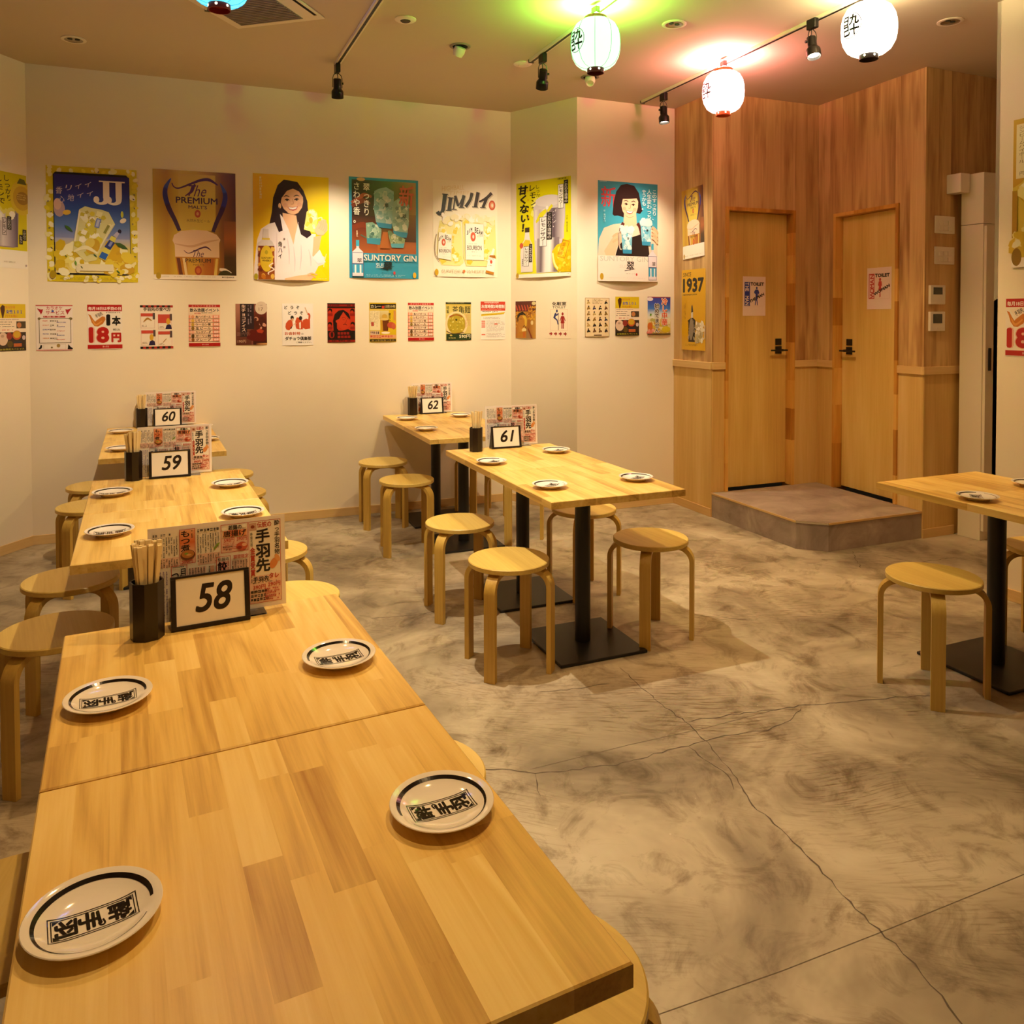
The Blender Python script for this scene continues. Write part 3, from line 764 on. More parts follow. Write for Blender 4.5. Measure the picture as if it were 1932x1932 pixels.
def cup(x, y, rz, num, n, seed, rad=.0255):
    o = link('chopstick_cup', cup_me); o.location = (x, y, TZ); o.rotation_euler = (0, 0, rz)
    tag(o, f'dark eight-sided chopstick cup, {PL[num]}', 'cup', 'dark chopstick cups')
    r = random.Random(seed); pts = []; tries = 0
    while len(pts) < n and tries < 9000:
        tries += 1; a = r.uniform(0, 2 * PI); q = rad * math.sqrt(r.random()); p = (q * math.cos(a), q * math.sin(a))
        if all(abs(p[0] - u) > .0100 or abs(p[1] - v) > .0058 for u, v in pts): pts.append(p)
    for px, py in pts:
        c = link('chopstick', stick_me); lean = .9 + r.uniform(-.05, .12)
        bot = Vector((px * .42, py * .42, 0)); top = Vector((px * 1.22 * lean, py * 1.1 * lean, .19)); d = (top - bot).normalized()
        M = d.to_track_quat('Z', 'Y').to_matrix().to_4x4(); xx = Vector((1, 0, 0)); xx = (xx - d * xx.dot(d)).normalized(); yy = d.cross(xx)
        M = Matrix((xx, yy, d)).transposed().to_4x4() @ Matrix.Rotation(r.uniform(-.3, .3), 4, 'Z')
        c.matrix_world = Matrix.Translation((x, y, TZ + .0046)) @ Matrix.Rotation(rz, 4, 'Z') @ Matrix.Translation(bot + Vector((0, 0, r.uniform(0, .010)))) @ M
        tag(c, f'pale chopstick in the dark cup {CK[num]}', 'chopstick', f'chopsticks in the cup {CK[num]}')
def number_sign(x, y, rz, num):
    """(x, y) middle of the front foot; leans back"""
    o = empty('number_sign', (x, y, TZ), rz); tag(o, f'black-framed card reading {num}, {PL[int(num)]}', 'sign', 'table number signs')
    w, h = .168, .118; lean = Matrix.Rotation(-.16, 4, 'X')
    f = MB()
    f.box(-w / 2, w / 2, -.0035, .0035, .0012, .010, .0006, lean); f.box(-w / 2, w / 2, -.0035, .0035, h - .005, h, .0006, lean)
    f.box(-w / 2, -w / 2 + .011, -.0035, .0035, .010, h - .005, .0006, lean); f.box(w / 2 - .011, w / 2, -.0035, .0035, .010, h - .005, .0006, lean)
    f.box(-w / 2 + .002, w / 2 - .002, .001, .0030, .004, h - .002, 0, lean)
    f.obj('frame', M_PLAS, o)
    s_ = MB()
    for sx in (-1, 1):
        X = sx * (w / 2 - .004); yb = .048
        s_.prism([(0.004, .0004), (yb, .0004), (yb, .003), (.0215, h - .012), (.0165, h - .012)], X - .0025, X + .0025, Matrix(((0, 0, 1, 0), (1, 0, 0, 0), (0, 1, 0, 0), (0, 0, 0, 1))))
    s_.obj('support', M_PLAS, o)
    c = MB().box(-w / 2 + .0112, w / 2 - .0112, -.0012, .0008, .0102, h - .0052, 0, lean).obj('card', M_PAPER, o)
    pr = Pr(w - .0224, h - .0154); pr.txt(num, .27, .16, .82, .77, '241a14', .024, .24)
    link('print', pr.mesh('print'), c, None, lean @ Matrix.Translation((-w / 2 + .0112, -.0012, .0102)) @ Matrix.Rotation(PI / 2, 4, 'X'))
    return o
def menu_print():
    p = Pr(.284, .196, .00002); RED, INK = 'b8321f', '1d120d'
    p.rect(0, 0, 1, 1, 'efe3d2')
    def box(u0, v0, u1, v1): p.frame(u0, v0, u1, v1, .004, RED)
    for k in ((.74, .66, .99, .985), (.52, .16, .725, .33), (.205, .3, .315, .395), (.48, .6, .585, .98), (.14, .66, .25, .98), (.335, .31, .51, .44), (.005, .31, .195, .42), (.27, .46, .40, .74), (.60, .44, .73, .98)): p.rect(*k, 'ecc4b0')
    # right column
    box(.735, .0, .995, .99)
    p.rect(.742, .02, .80, .11, 'c9a08a'); p.ell(.768, .065, .016, .02, '8a3a20'); p.txt('伝説の', .805, .012, .92, .085, RED, .03)
    p.vert('酔っ手羽名物', .965, .01, .43, .045, INK, .02)
    p.ell(.935, .53, .03, .07, 'd98a4a', .5); p.ell(.965, .47, .018, .05, 'e0a060', -.5)
    for c, v in (('手', .10), ('羽', .285), ('先', .455)): p.txt(c, .79, v, .905, v + .165, INK, .04)
    p.vert('金賞受賞', .765, .31, .66, .042, RED, .03); p.vert('串焼元祖', .757, .13, .3, .022, INK)
    p.txt('手羽先', .765, .672, .895, .735, INK, .03); p.txt('タレ', .895, .645, .975, .71, RED, .03); p.scrib(.75, .665, .77, .76, 1, INK, 3, True)
    p.scrib(.75, .74, .98, .765, 1, INK, 5); p.txt('390円', .765, .77, .865, .825, RED, .02); p.txt('290円', .885, .755, .985, .81, RED, .02)
    for i, v in enumerate((.835, .885, .93)):
        p.scrib(.745, v, .89, v + .045, 1, INK, 20 + i, fill=.8, dens=.95); p.scrib(.86, v - .01, .985, v + .05, 2, RED, 30 + i, fill=.7, dens=.9)
    p.txt('伝説の手羽先', .745, .838, .875, .868, INK, .01)
    # 唐揚げ box
    box(.515, .0, .73, .335); p.txt('若鶏の', .575, .015, .68, .07, INK, .03); p.ell(.54, .05, .018, .022, 'f6efe2'); p.ell(.70, .035, .018, .022, 'f6efe2')
    p.gradh(.53, .075, .72, .15, ['e8a070', 'd2603a', 'e8a070']); p.txt('唐揚げ', .535, .075, .715, .15, INK, .035)
    p.txt('590円', .54, .16, .62, .215, RED, .01); p.txt('390円', .64, .155, .72, .21, RED, .01); p.ell(.68, .275, .045, .05, 'c2543a'); p.ell(.70, .26, .02, .02, 'e6b090'); p.ell(.66, .29, .02, .02, '8c2a1c')
    p.scrib(.53, .225, .66, .31, 4, RED, 8, dens=.9); p.scrib(.53, .26, .62, .325, 2, INK, 9)
    # もつ煮 box
    box(.20, .0, .32, .40); p.gradv(.205, .01, .315, .30, ['e9a878', 'd26a3c', 'e8c0a0']); p.vert('もつ煮', .245, .01, .26, .075, INK, .03); p.scrib(.29, .02, .312, .12, 1, INK, 4, True)
    p.ell(.262, .30, .055, .06, '6b3a1c'); p.ell(.262, .29, .047, .045, 'b8763a'); p.ell(.25, .285, .015, .012, '7a9a3a'); p.ell(.27, .30, .02, .012, 'd8a860'); p.txt('390円', .215, .355, .30, .395, RED, .01)
    # columns of small print between the boxes
    for u0, u1, v0, v1, n, sd in ((.005, .195, .07, .30, 10, 1), (.335, .51, .08, .30, 9, 2), (.335, .51, .32, .42, 9, 3), (.005, .195, .32, .42, 10, 4), (.27, .40, .46, .72, 6, 6), (.42, .455, .46, .72, 1, 16), (.60, .73, .44, .70, 6, 7), (.005, .12, .46, .98, 5, 8)):
        p.scrib(u0, v0, u1, v1, n, INK if sd != 8 else '6d5590', sd, True, .55, .85)
    p.scrib(.005, .03, .19, .06, 1, INK, 41, fill=.9); p.scrib(.335, .02, .5, .06, 1, INK, 42, fill=.9)
    p.curve([(.46, .27), (.49, .22), (.505, .2)], [.012, .018, .004], '7d9a3c'); p.rect(.43, .46, .46, .66, 'd9a78a'); p.txt('純', .43, .5, .46, .58, 'c87a50')
    # 餃子 and 月見つくね boxes
    box(.475, .37, .59, .99); p.txt('伝説の', .49, .385, .575, .425, INK, .01); p.gradh(.48, .43, .585, .62, ['f0d8c8', 'e88a80', 'f0d8c8']); p.txt('餃', .485, .43, .56, .56, INK, .035); p.txt('子', .49, .575, .56, .69, INK, .035); p.scrib(.565, .4, .585, .6, 1, RED, 44, True)
    p.txt('期間限定', .61, .37, .73, .42, RED, .02)
    box(.135, .41, .255, .99); p.vert('つくね', .165, .47, .80, .06, INK, .03); p.vert('月見', .225, .44, .66, .055, INK, .02); p.gradv(.14, .82, .25, .98, ['e9b090', 'c2543a']); p.ell(.195, .9, .04, .04, 'b85a28')
    p.scrib(.15, .42, .25, .445, 1, INK, 45)
    for i in range(4): box(.265 + .0525 * i, .76, .31 + .0525 * i, .98); p.ell(.288 + .0525 * i, .90, .017, .025, ('c2803a', 'a8602a', 'd89a4a', '8c4a24')[i]); p.scrib(.27 + .0525 * i, .775, .305 + .0525 * i, .85, 3, INK, 50 + i)
    p.scrib(.6, .74, .73, .98, 8, RED, 61, dens=.9)
    return p.mesh('print')
menu_pm = menu_print()
def menu(x, y, rz, num):
    """(x, y) middle of the sheet's foot"""
    o = empty('menu_board', (x, y, TZ), rz); tag(o, f'laminated red and black menu, {PL[num]}', 'menu', 'laminated menus in clear stands')
    w, h = .302, .214; lean = Matrix.Rotation(-.05, 4, 'X')
    sh = MB().box(-w / 2, w / 2, -.0006, .0006, .006, .006 + h, 0, lean).obj('laminated_sheet', M_LAM, o)
    link('print', menu_pm, sh, None, lean @ Matrix.Translation((-.142, -.0006, .015)) @ Matrix.Rotation(PI / 2, 4, 'X'))
    st = MB(); st.box(-.10, .10, -.035, .02, .0004, .0032, .0005); st.box(-.10, .10, .0012, .0036, .0035, .10, .0004, lean)
    st.obj('clear_stand', M_ACR, o)
    return o
for num, cx, cy, sx, sy, mx, my, rz, n in ((58, -.002, 1.902, .130, 1.909, .152, 1.962, .045, 24), (59, -.05, 3.79, .0945, 3.775, .118, 3.822, .01, 16), (60, -.023, 5.585, .129, 5.575, .15, 5.625, 0, 14),
                                           (61, 1.561, 3.85, 1.742, 3.862, 1.80, 3.925, -.05, 9), (62, 1.737, 5.49, 1.887, 5.49, 1.90, 5.535, -.05, 14)):
    cup(cx, cy, .25, num, n, num); number_sign(sx, sy, rz, str(num)); menu(mx, my, rz, num)

# ------------------------------------------------------------------ ceiling: rails, spots, lanterns, lamps
def rail(x0, y0, x1, y1, lab):
    a, b = Vector((x0, y0)), Vector((x1, y1)); l = (b - a).length
    o = empty('lighting_rail', (x0, y0, H), math.atan2(y1 - y0, x1 - x0)); tag(o, lab, 'rail', 'ceiling lighting rails')
    MB().box(0, l, -.017, .017, -.017, -.0004, .001).obj('rail_body', M_WPLAS, o)
    MB().box(.004, l, -.0065, .0065, -.0195, -.0172).obj('rail_slot', M_BLACK, o)
    MB().box(-.01, .004, -.0175, .0175, -.0195, -.0006, .001).obj('end_cap', M_BLACK, o)
rail(1.084, 4.90, .93, -1.0, 'lighting rail left of the middle, ending over the back wall')
rail(2.134, 4.36, 1.91, -1.0, 'lighting rail that carries the green lantern')
rail(3.264, 4.855, 2.99, -1.0, 'lighting rail that carries the pink and white lanterns')
rail(.31, 4.3, .24, -1.0, 'lighting rail that carries the blue lantern')
M_LENS = emis('lamp_lens', (1, .82, .6), 14)
def spot_fixture(x, y, lab, aim, lit=True):
    o = empty('track_spotlight', (x, y, H - .0195)); tag(o, lab, 'spotlight', 'black track spotlights')
    MB().box(-.014, .014, -.03, .03, -.052, -.0004, .004).obj('adapter', M_SPOT, o)
    q = Vector(aim).normalized().to_track_quat('-Z', 'Y').to_matrix().to_4x4(); B = Matrix.Translation((0, 0, -.135)) @ q
    y_ = MB()
    for sx in (-1, 1): y_.tube([(sx * .004, 0, -.052), (sx * .022, 0, -.066), (sx * .028, 0, -.085), (sx * .028, 0, -.14)], .0024, 6)
    y_.obj('yoke', M_SPOT, o)
    MB().lathe([(0, .048), (.018, .048), (.0235, .044), (.0235, -.008), (.026, -.014), (.034, -.024), (.036, -.03), (.036, -.066), (.0335, -.068), (.0325, -.052), (.0, -.052)], 24, B).obj('lamp_head', M_SPOT, o)
    k = MB(); k.lathe([(0, -.004), (.007, -.004), (.007, .006), (0, .006)], 10, B @ Matrix.Translation((.03, 0, .02)) @ Matrix.Rotation(PI / 2, 4, 'Y')); k.obj('knob', M_SPOT, o)
    MB().tube([(0, .006, -.05), (.006, .012, -.075), (-.004, .01, -.085), (0, .004, -.09)], .0025, 6).obj('cable', M_SPOT, o)
    MB().lathe([(0, -.0525), (.031, -.0525)], 20, B, False).obj('lens', M_LENS if lit else M_SCREEN, o)
spot_fixture(1.078, 4.868, 'black track spotlight at the end of the left rail, turned away', (.12, .5, -1.1))
spot_fixture(2.124, 4.19, 'black track spotlight left of the green lantern', (.25, .75, -1.15))
spot_fixture(3.248, 4.58, 'lit black track spotlight left of the pink lantern', (0, -.12, -1))
spot_fixture(3.14, 3.13, 'lit black track spotlight left of the white lantern', (-.1, -.3, -1))
LP = [(.040, -.1200), (.052, -.1185), (.075, -.112), (.098, -.094), (.114, -.064), (.1205, -.034), (.1225, 0), (.1205, .034), (.114, .064), (.098, .094), (.075, .112), (.056, .1185), (.052, .1195)]
def lantern(x, y, lab, pid, body, seam, bstr, capm, glowc, gp, rz, ink, z=2.742, mark=True):
    o = empty('paper_lantern', (x, y, z), rz); tag(o, lab, 'lantern', 'round paper lanterns')
    MB().lathe(LP, 48).obj('lantern_shade', emis('lit_' + pid, body, bstr), o)
    sm = emis('seam_' + pid, seam, min(1.0, bstr * .6))
    for k in range(9):
        a = 2 * PI * k / 9 + .2
        MB().tube([((r + .0005) * math.cos(a), (r + .0005) * math.sin(a), zz) for r, zz in LP], .0012, 5).obj('seam', sm, o)
    MB().lathe([(.0, -.124), (.036, -.124), (.040, -.142), (.0425, -.142), (.0425, -.116), (.040, -.116), (.038, -.120), (0, -.120)], 28).obj('bottom_ring', capm, o)
    hole = emis('hole_' + pid, 'fff4c8', 5)
    for k in range(6):
        a = k * PI / 3 + .3; MB().lathe([(0, 0), (.0052, 0)], 12, Matrix.Translation((.0428 * math.cos(a), .0428 * math.sin(a), -.129)) @ Matrix.Rotation(a, 4, 'Z') @ Matrix.Rotation(PI / 2, 4, 'Y'), False).obj('light_hole', hole, o)
    MB().lathe([(.050, .1185), (.056, .1185), (.056, .132), (.050, .136), (.047, .136), (.047, .120), (.050, .1185)], 28).obj('top_ring', capm, o)
    MB().box(-.012, .012, -.022, .022, .15, H - .0195 - z - .0003, .003).obj('rail_adapter', M_SPOT, o)
    w = MB()
    for sx in (-1, 1): w.tube([(sx * .049, 0, .135), (sx * .03, 0, .146), (0, 0, .152)], .0016, 6)
    w.obj('hanger', M_SPOT, o)
    if mark:
        vs = []; fs = []
        def put(pts, faces, off=.0016):
            k = len(vs)
            for p, q, *d in pts:   # p along the girth, q up
                r = .1225
                for (r0, z0), (r1, z1) in zip(LP, LP[1:]):
                    if z0 <= q <= z1: r = r0 + (r1 - r0) * (q - z0) / (z1 - z0)
                a = p / .1225; o_ = r + off + (d[0] * 6 if d else 0); vs.append((o_ * math.cos(a), o_ * math.sin(a), q))
            fs.extend(tuple(i + k for i in f) for f in faces)
        n = 40; put([(R * math.cos(2 * PI * i / n), R * math.sin(2 * PI * i / n)) for i in range(n + 1) for R in (.0555, .0585)], [(2 * i, 2 * i + 1, 2 * i + 3, 2 * i + 2) for i in range(n)])
        for c, px, py, s1, s2 in (('九', .021, .024, .05, .052), ('十', .023, -.023, .05, .052), ('日', -.024, .024, .046, .05), ('己', -.022, -.022, .046, .05)):
            V, F = glyphs(c, .05); put([(px + (a - .5) * s1, py + (b - .36) * s2, d) for a, b, d in V], F)
        MB().add(vs, fs).obj('emblem', ink, o)
    glow(x, y, z + .127, gp, glowc, .018)
M_LINK = plain('lantern_ink', '0c100a', .6)
M_CAPB = plain('dark_wood_ring', '2c1c10', .4); M_CAPR = plain('red_brown_ring', '5a1c12', .35); M_CAPO = plain('orange_ring', 'c8501c', .4)
lantern(2.042, 3.452, 'glowing green paper lantern hanging from the middle rail', 'green', (.60, 1.0, .64), '35d860', 1.45, M_CAPR, srgb('98ff50'), 85, 3.25, M_LINK)
lantern(3.168, 3.86, 'glowing pink-white paper lantern left of the wood-clad corner', 'pink', (1.0, .48, .47), (1, .66, .68), 10.0, M_CAPO, srgb('ff8c86'), 80, 3.0, plain('pink_lantern_ink', '7a2430', .6))
lantern(3.105, 2.745, 'large-looking white paper lantern at the upper right', 'white', (1.0, .86, .66), (1, .95, .9), 6.0, M_CAPB, srgb('ffe2a8'), 40, 3.14, M_LINK)
lantern(.283, 3.36, 'glowing blue paper lantern cut by the top edge', 'blue', (.12, .72, 1.0), '0aa0f0', 1.3, M_RED, srgb('6080ff'), 20, 3.0, M_LINK)

def downlight(x, y, lab):
    o = empty('downlight', (x, y, H)); tag(o, lab, 'downlight', 'unlit recessed downlights')
    MB().lathe([(.046, -.0006), (.064, -.0006), (.064, -.004), (.056, -.007), (.047, -.006), (.046, -.0006)], 32).obj('trim_ring', M_WPLAS, o)
    c = MB().lathe([(.0465, -.0058), (.036, -.0022), (.022, -.0012), (0, -.001)], 32).obj('reflector', M_CHROME, o)
    for s1 in (-.018, .018): MB().lathe([(0, -.0016), (.011, -.0016), (.013, -.0035), (.008, -.005), (0, -.0052)], 14, Matrix.Translation((s1, 0, 0))).obj('tube_end', M_SCREEN, o)
downlight(-.337, 5.093, 'unlit round downlight in the ceiling at the upper left'); downlight(2.566, 3.525, 'unlit round downlight between the green and pink lanterns'); downlight(3.866, 2.896, 'unlit round downlight right of the white lantern')
def disk(x, y, lab, dark):
    o = empty('ceiling_sensor', (x, y, H)); tag(o, lab, 'sensor', 'round ceiling fittings')
    MB().lathe([(0, -.0005), (.056, -.0005), (.056, -.004), (.05, -.008), (.030, -.010), (0, -.010)], 32).obj('cover', M_WPLAS, o)
    MB().lathe([(0, -.0102), (.027, -.0102), (.024, -.013), (0, -.013)], 28).obj('centre', dark, o)
disk(1.252, 4.045, 'round ceiling fitting with a dark centre right of the left rail', M_SCREEN); disk(2.119, 4.453, 'pale round ceiling fitting at the end of the middle rail', M_WPLAS)
def eyeball(x, y, rz, lab):
    o = empty('adjustable_downlight', (x, y, H), rz); tag(o, lab, 'downlight', 'swivel ceiling lamps')
    MB().lathe([(.044, -.0006), (.06, -.0006), (.06, -.004), (.052, -.007), (.044, -.005), (.044, -.0006)], 32).obj('trim_ring', M_GRILLE, o)
    MB().lathe([(.0445, -.0012), (0, -.0012)], 24).obj('recess', M_DARK, o)
    T = Matrix.Translation((0, 0, -.012)) @ Matrix.Rotation(.6, 4, 'X')
    MB().lathe([(0, .01), (.032, .006), (.034, -.02), (.026, -.046), (.022, -.046), (.018, -.03), (0, -.03)], 24, T).obj('swivel_lamp', M_WPLAS, o)
eyeball(1.659, 4.315, .3, 'white swivel ceiling lamp between the left and middle rails'); eyeball(2.631, 4.517, 2.6, 'white swivel ceiling lamp behind the bottom of the green lantern')
# ceiling air unit, set askew
ac = empty('ceiling_air_unit', (.486, 4.461, H), math.atan2(-.234, .274)); tag(ac, 'square ceiling air conditioner with a grey grille behind the blue lantern', 'air conditioner')
W0 = .362
MB().box(-.05, W0 + .105, -.95, .04, -.010, -.0005, .003).obj('panel', M_WPLAS, ac)
MB().box(0, W0, -W0 - .12, 0, -.0125, -.0102).obj('grille_back', M_GRILLE, ac)
for k in range(24): MB().box(.004, W0 - .004, -.018 - k * .0195, -.008 - k * .0195, -.0155, -.0126).obj('grille_slat', M_GRILLE, ac)
MB().box(W0 + .075, W0 + .09, -.5, -.02, -.0112, -.0101).obj('air_slot', M_DARK, ac)

# ------------------------------------------------------------------ passage: cabinet, junction box, switches, remotes
cb = empty('tall_cabinet', (4.706, 3.285, 0)); tag(cb, 'tall ivory cabinet standing in the passage behind the white pillar', 'cabinet')
cw, cdp = .75, .150
MB().box(0, cw, 0, cdp, .0005, 1.968, .002).obj('cabinet_body', M_STEEL, cb); MB().box(0, cw, 0, cdp, 1.971, 2.285, .002).obj('upper_body', M_STEEL, cb)
dr = MB().box(.006, cw - .006, -.018, -.0005, .06, 1.955, .002).obj('cabinet_door', M_STEEL, cb); MB().box(.03, .05, -.028, -.0185, 1.06, 1.2, .002).obj('handle', M_BLACK, dr)
ME = wall_M(E_, F_)
def on_wall(name, lab, cat, s0, s1, z0, z1, d, mat, M=ME, group=None):
    o = MB().box(s0 - (s0 + s1) / 2, (s1 - s0) / 2, z0 - (z0 + z1) / 2, (z1 - z0) / 2, 0.0004, d, .003).obj(name, mat)
    o.matrix_world = M @ Matrix.Translation(((s0 + s1) / 2, (z0 + z1) / 2, 0)); return tag(o, lab, cat, group)
on_wall('junction_box', 'ivory box high on the dark timber wall beside the cabinet', 'box', .185, .266, 2.168, 2.287, .10, M_WPLAS)
for z0, lab in ((1.918, 'upper of two ivory switch plates on the dark timber wall'), (1.725, 'lower of two ivory switch plates on the dark timber wall')):
    o = on_wall('switch_plate', lab, 'switch', .08, .253, z0, z0 + .11, .010, M_WPLAS, group='switch plates by the passage')
    for i in range(3):
        for j in range(2): MB().box(-.055 + .04 * i, -.025 + .04 * i, -.038 + .036 * j, -.010 + .036 * j, .0102, .0135, .0012).obj('switch', M_WPLAS, o)
for z0, h_, lab, z2 in ((1.472, .12, 'upper of two wall remotes with a small dark screen', .004), (1.304, .122, 'lower of two wall remotes, its dark screen larger', -.006)):
    o = on_wall('wall_remote', lab, 'thermostat', .033, .165, z0, z0 + h_, .018, M_WPLAS, group='wall remotes by the passage')
    MB().box(-.042, .038, z2 - .002 if z2 > 0 else -.012, .046, .0182, .0194).obj('screen', M_SCREEN, o); MB().box(-.01, .03, -.046, -.036, .0182, .0196, .0004).obj('button', M_WPLAS, o)
# ------------------------------------------------------------------ posters on the walls
ML, MBK, MJ, MW, MC, MR = wall_M(LL, L_), wall_M(L_, R_), wall_M(R_, A_), wall_M(A_, B_), wall_M(B_, C_), wall_M(P1, P2)
SLL = (L_ - LL).length - .2088
GB, GS = 'large drink posters', 'small paper notices'
def face(p, cu, cv, r, skin, hair, tilt=0.0, shade='c98a62', smile=True, a=None):
    """a printed smiling face (ru = r); a = aspect of the head"""
    asp = p.w / p.h; h = r * 1.28
    def q(x, y):
        return (cu + (x * math.cos(tilt) - y * math.sin(tilt)) * r, cv + (x * math.sin(tilt) + y * math.cos(tilt)) * r * asp)
    p.poly([q(*k) for k in ((-.98, -.35), (-.95, .2), (-.78, .72), (-.42, 1.12), (0, 1.3), (.42, 1.12), (.78, .72), (.95, .2), (.98, -.35), (.8, -.95), (.4, -1.25), (-.4, -1.25), (-.8, -.95))], skin)
    for s in (-1, 1):
        p.curve([q(s * .68, -.30), q(s * .45, -.40), q(s * .18, -.30)], [r * .03, r * .09, r * .05], hair)
        p.curve([q(s * .62, -.02), q(s * .42, -.10), q(s * .2, .0)], [r * .03, r * .11, r * .05], '2a1612')
        p.ell(*q(s * .41, -.02), r * .09, r * .07, '2a1612')
        p.ell(*q(s * .6, .42), r * .2, r * .13, 'e5a684' if skin > 'e8' else 'd99a70')
    p.curve([q(.04, -.1), q(.1, .28), q(-.06, .36), q(-.14, .32)], [r * .03, r * .06, r * .06, r * .02], shade)
    if smile:
        p.poly([q(*k) for k in ((-.46, .56), (-.2, .60), (0, .62), (.2, .60), (.46, .56), (.3, .84), (0, .95), (-.3, .84))], 'c2564c')
        p.poly([q(*k) for k in ((-.38, .60), (0, .66), (.38, .60), (.26, .77), (0, .82), (-.26, .77))], 'fbf3ea')
    p.curve([q(-.5, 1.08), q(0, 1.27), q(.5, 1.08)], [r * .02, r * .06, r * .02], shade)
def leaf(p, u, v, L, rot, col='3f6a2a'):
    asp = p.w / p.h; c, s = math.cos(rot), math.sin(rot)
    p.poly([(u + x * c * L - y * s * L, v + (x * s + y * c) * L * asp) for x, y in ((-1, 0), (-.4, -.3), (.3, -.28), (1, 0), (.3, .28), (-.4, .3))], col)
def ice(p, pts, base, lights, n, seed, rr=.035):
    """glass full of ice: outline, cubes and glints"""
    p.poly(pts, base); r = random.Random(seed); us = [q[0] for q in pts]; vs = [q[1] for q in pts]
    cu, cv = sum(us) / len(us), sum(vs) / len(vs)
    for i in range(n):
        k = r.choice(pts); t = r.uniform(.0, .78); u, v = cu + (k[0] - cu) * t, cv + (k[1] - cv) * t
        a = r.uniform(0, PI); s = rr * r.uniform(.5, 1.1); asp = p.w / p.h; m = r.choice((4, 5))
        p.poly([(u + s * math.cos(a + 2 * PI * j / m), v + s * asp * math.sin(a + 2 * PI * j / m)) for j in range(m)], r.choice(lights))

# 1 -- blue poster in a lemon border
p = Pr(.506, .713); p.rect(0, 0, 1, 1, 'd8c21c')
p.specks(.01, .01, .99, .045, 14, ['f0e6a8', 'f4ecc8', 'ecd83c'], .015, .03, 1); p.specks(.005, .05, .06, .97, 26, ['f0e6a8', 'f4ecc8', 'e6d030'], .015, .032, 2)
p.specks(.94, .05, .995, .97, 26, ['f0e6a8', 'f4ecc8', 'e6d030'], .015, .032, 3); p.specks(.05, .95, .95, .99, 22, ['f0e6a8', 'f4ecc8', 'e6d030'], .014, .028, 4)
for u, v in ((.30, .055), (.57, .035), (.73, .06), (.02, .31), (.05, .40), (.03, .54), (.05, .64), (.05, .71), (.02, .90), (.97, .22), (.96, .26), (.97, .34), (.95, .48), (.97, .58), (.95, .70), (.97, .77), (.55, .955)): leaf(p, u, v, .016, u * 9 + v * 5, '2c2560')
p.poly([(.10, .052), (.88, .052), (.915, .08), (.925, .91), (.89, .94), (.11, .94), (.08, .91), (.075, .075)], '15141c')
p.gradv(.085, .07, .915, .66, ['2d2474', '2c2f86', '2f4fa0', '5a78b8', '9a9cc8']); p.gradv(.09, .62, .915, .925, ['a8a8c8', 'e0cf60', 'd8c040', 'e8d890'])
p.ell(.14, .37, .06, .07, 'b89aa0'); p.ell(.12, .33, .04, .05, 'd8b0a0')
p.specks(.1, .68, .4, .92, 34, ['e9dc7a', 'd8bc28', 'f2ecc0', 'cfae20'], .02, .06, 5); p.specks(.62, .68, .9, .92, 40, ['e2c93a', 'd2aa20', 'f0e8b8', 'caa020'], .025, .07, 6)
for t, v, sz in (('香リイイ', .115, .062), ('心地イイ', .195, .058)):
    for i, c in enumerate(t):
        u = .14 + .105 * i + (.02 if v > .15 else 0); p.txt(c, u - .035, v + .065 - .018 * i, u + .035, v + .065 + sz - .018 * i - (.015 if c in 'イリ' else 0), 'd9c2cc', .0, .15)
for u in (.575, .715):   # the big serif letters
    W = 'efe0d6'; p.rect(u + .045, .115, u + .115, .26, W); p.rect(u - .0, .11, u + .15, .122, W)
    p.curve([(u + .08, .25), (u + .075, .29), (u + .03, .31), (u - .02, .305), (u - .045, .285)], [.07, .06, .032, .026, .04], W); p.ell(u - .03, .278, .032, .03, W)
p.ell(.22, .40, .045, .022, 'd8b040', -.2, 12); p.ell(.84, .455, .04, .02, 'e8dcc8', -.6, 12); p.ell(.83, .40, .016, .03, 'c8c83a')
ice(p, [(.355, .37), (.42, .34), (.50, .355), (.60, .365), (.68, .385), (.75, .49), (.60, .68), (.535, .81), (.42, .83), (.28, .72), (.30, .60)], 'd9d294', ['f0ead0', 'd8c83a', 'c8b838', 'eee6b0', 'b8a84a', 'f6f0da', 'cfc24a'], 90, 7, .045)
p.ell(.50, .69, .075, .07, 'c8a028', .4); p.ell(.47, .66, .05, .045, 'dcc65a', .4)
p.curve([(.36, .38), (.335, .5), (.30, .65)], .016, 'f0e6cc'); p.curve([(.73, .49), (.64, .61), (.58, .7)], .014, 'e8dfc0'); p.curve([(.29, .74), (.42, .70), (.55, .75)], [.02, .05, .02], 'ece4b8')
p.curve([(.545, .525), (.56, .475), (.575, .445)], .055, '7484c8'); p.curve([(.548, .515), (.56, .475), (.572, .455)], .03, 'b8bce0'); p.curve([(.63, .57), (.68, .5)], .03, '8c8a40')
p.curve([(.60, .80), (.66, .715), (.735, .60)], [.085, .085, .06], 'd8cf58'); p.curve([(.60, .795), (.635, .745)], .08, '2f62b8'); p.curve([(.66, .705), (.715, .64)], .075, '2c3a80'); p.curve([(.68, .685), (.71, .645)], .03, '8892c8'); p.curve([(.745, .60), (.785, .56)], [.05, .035], 'b8b0d0'); p.ell(.80, .55, .02, .018, '241c3c')
leaf(p, .24, .54, .06, .75); leaf(p, .82, .68, .085, .5, '3a5a24'); leaf(p, .31, .84, .035, 1.4, '6a9a30'); leaf(p, .205, .78, .018, 1); leaf(p, .78, .91, .03, .8); leaf(p, .525, .77, .03, .8, '3a5a34')
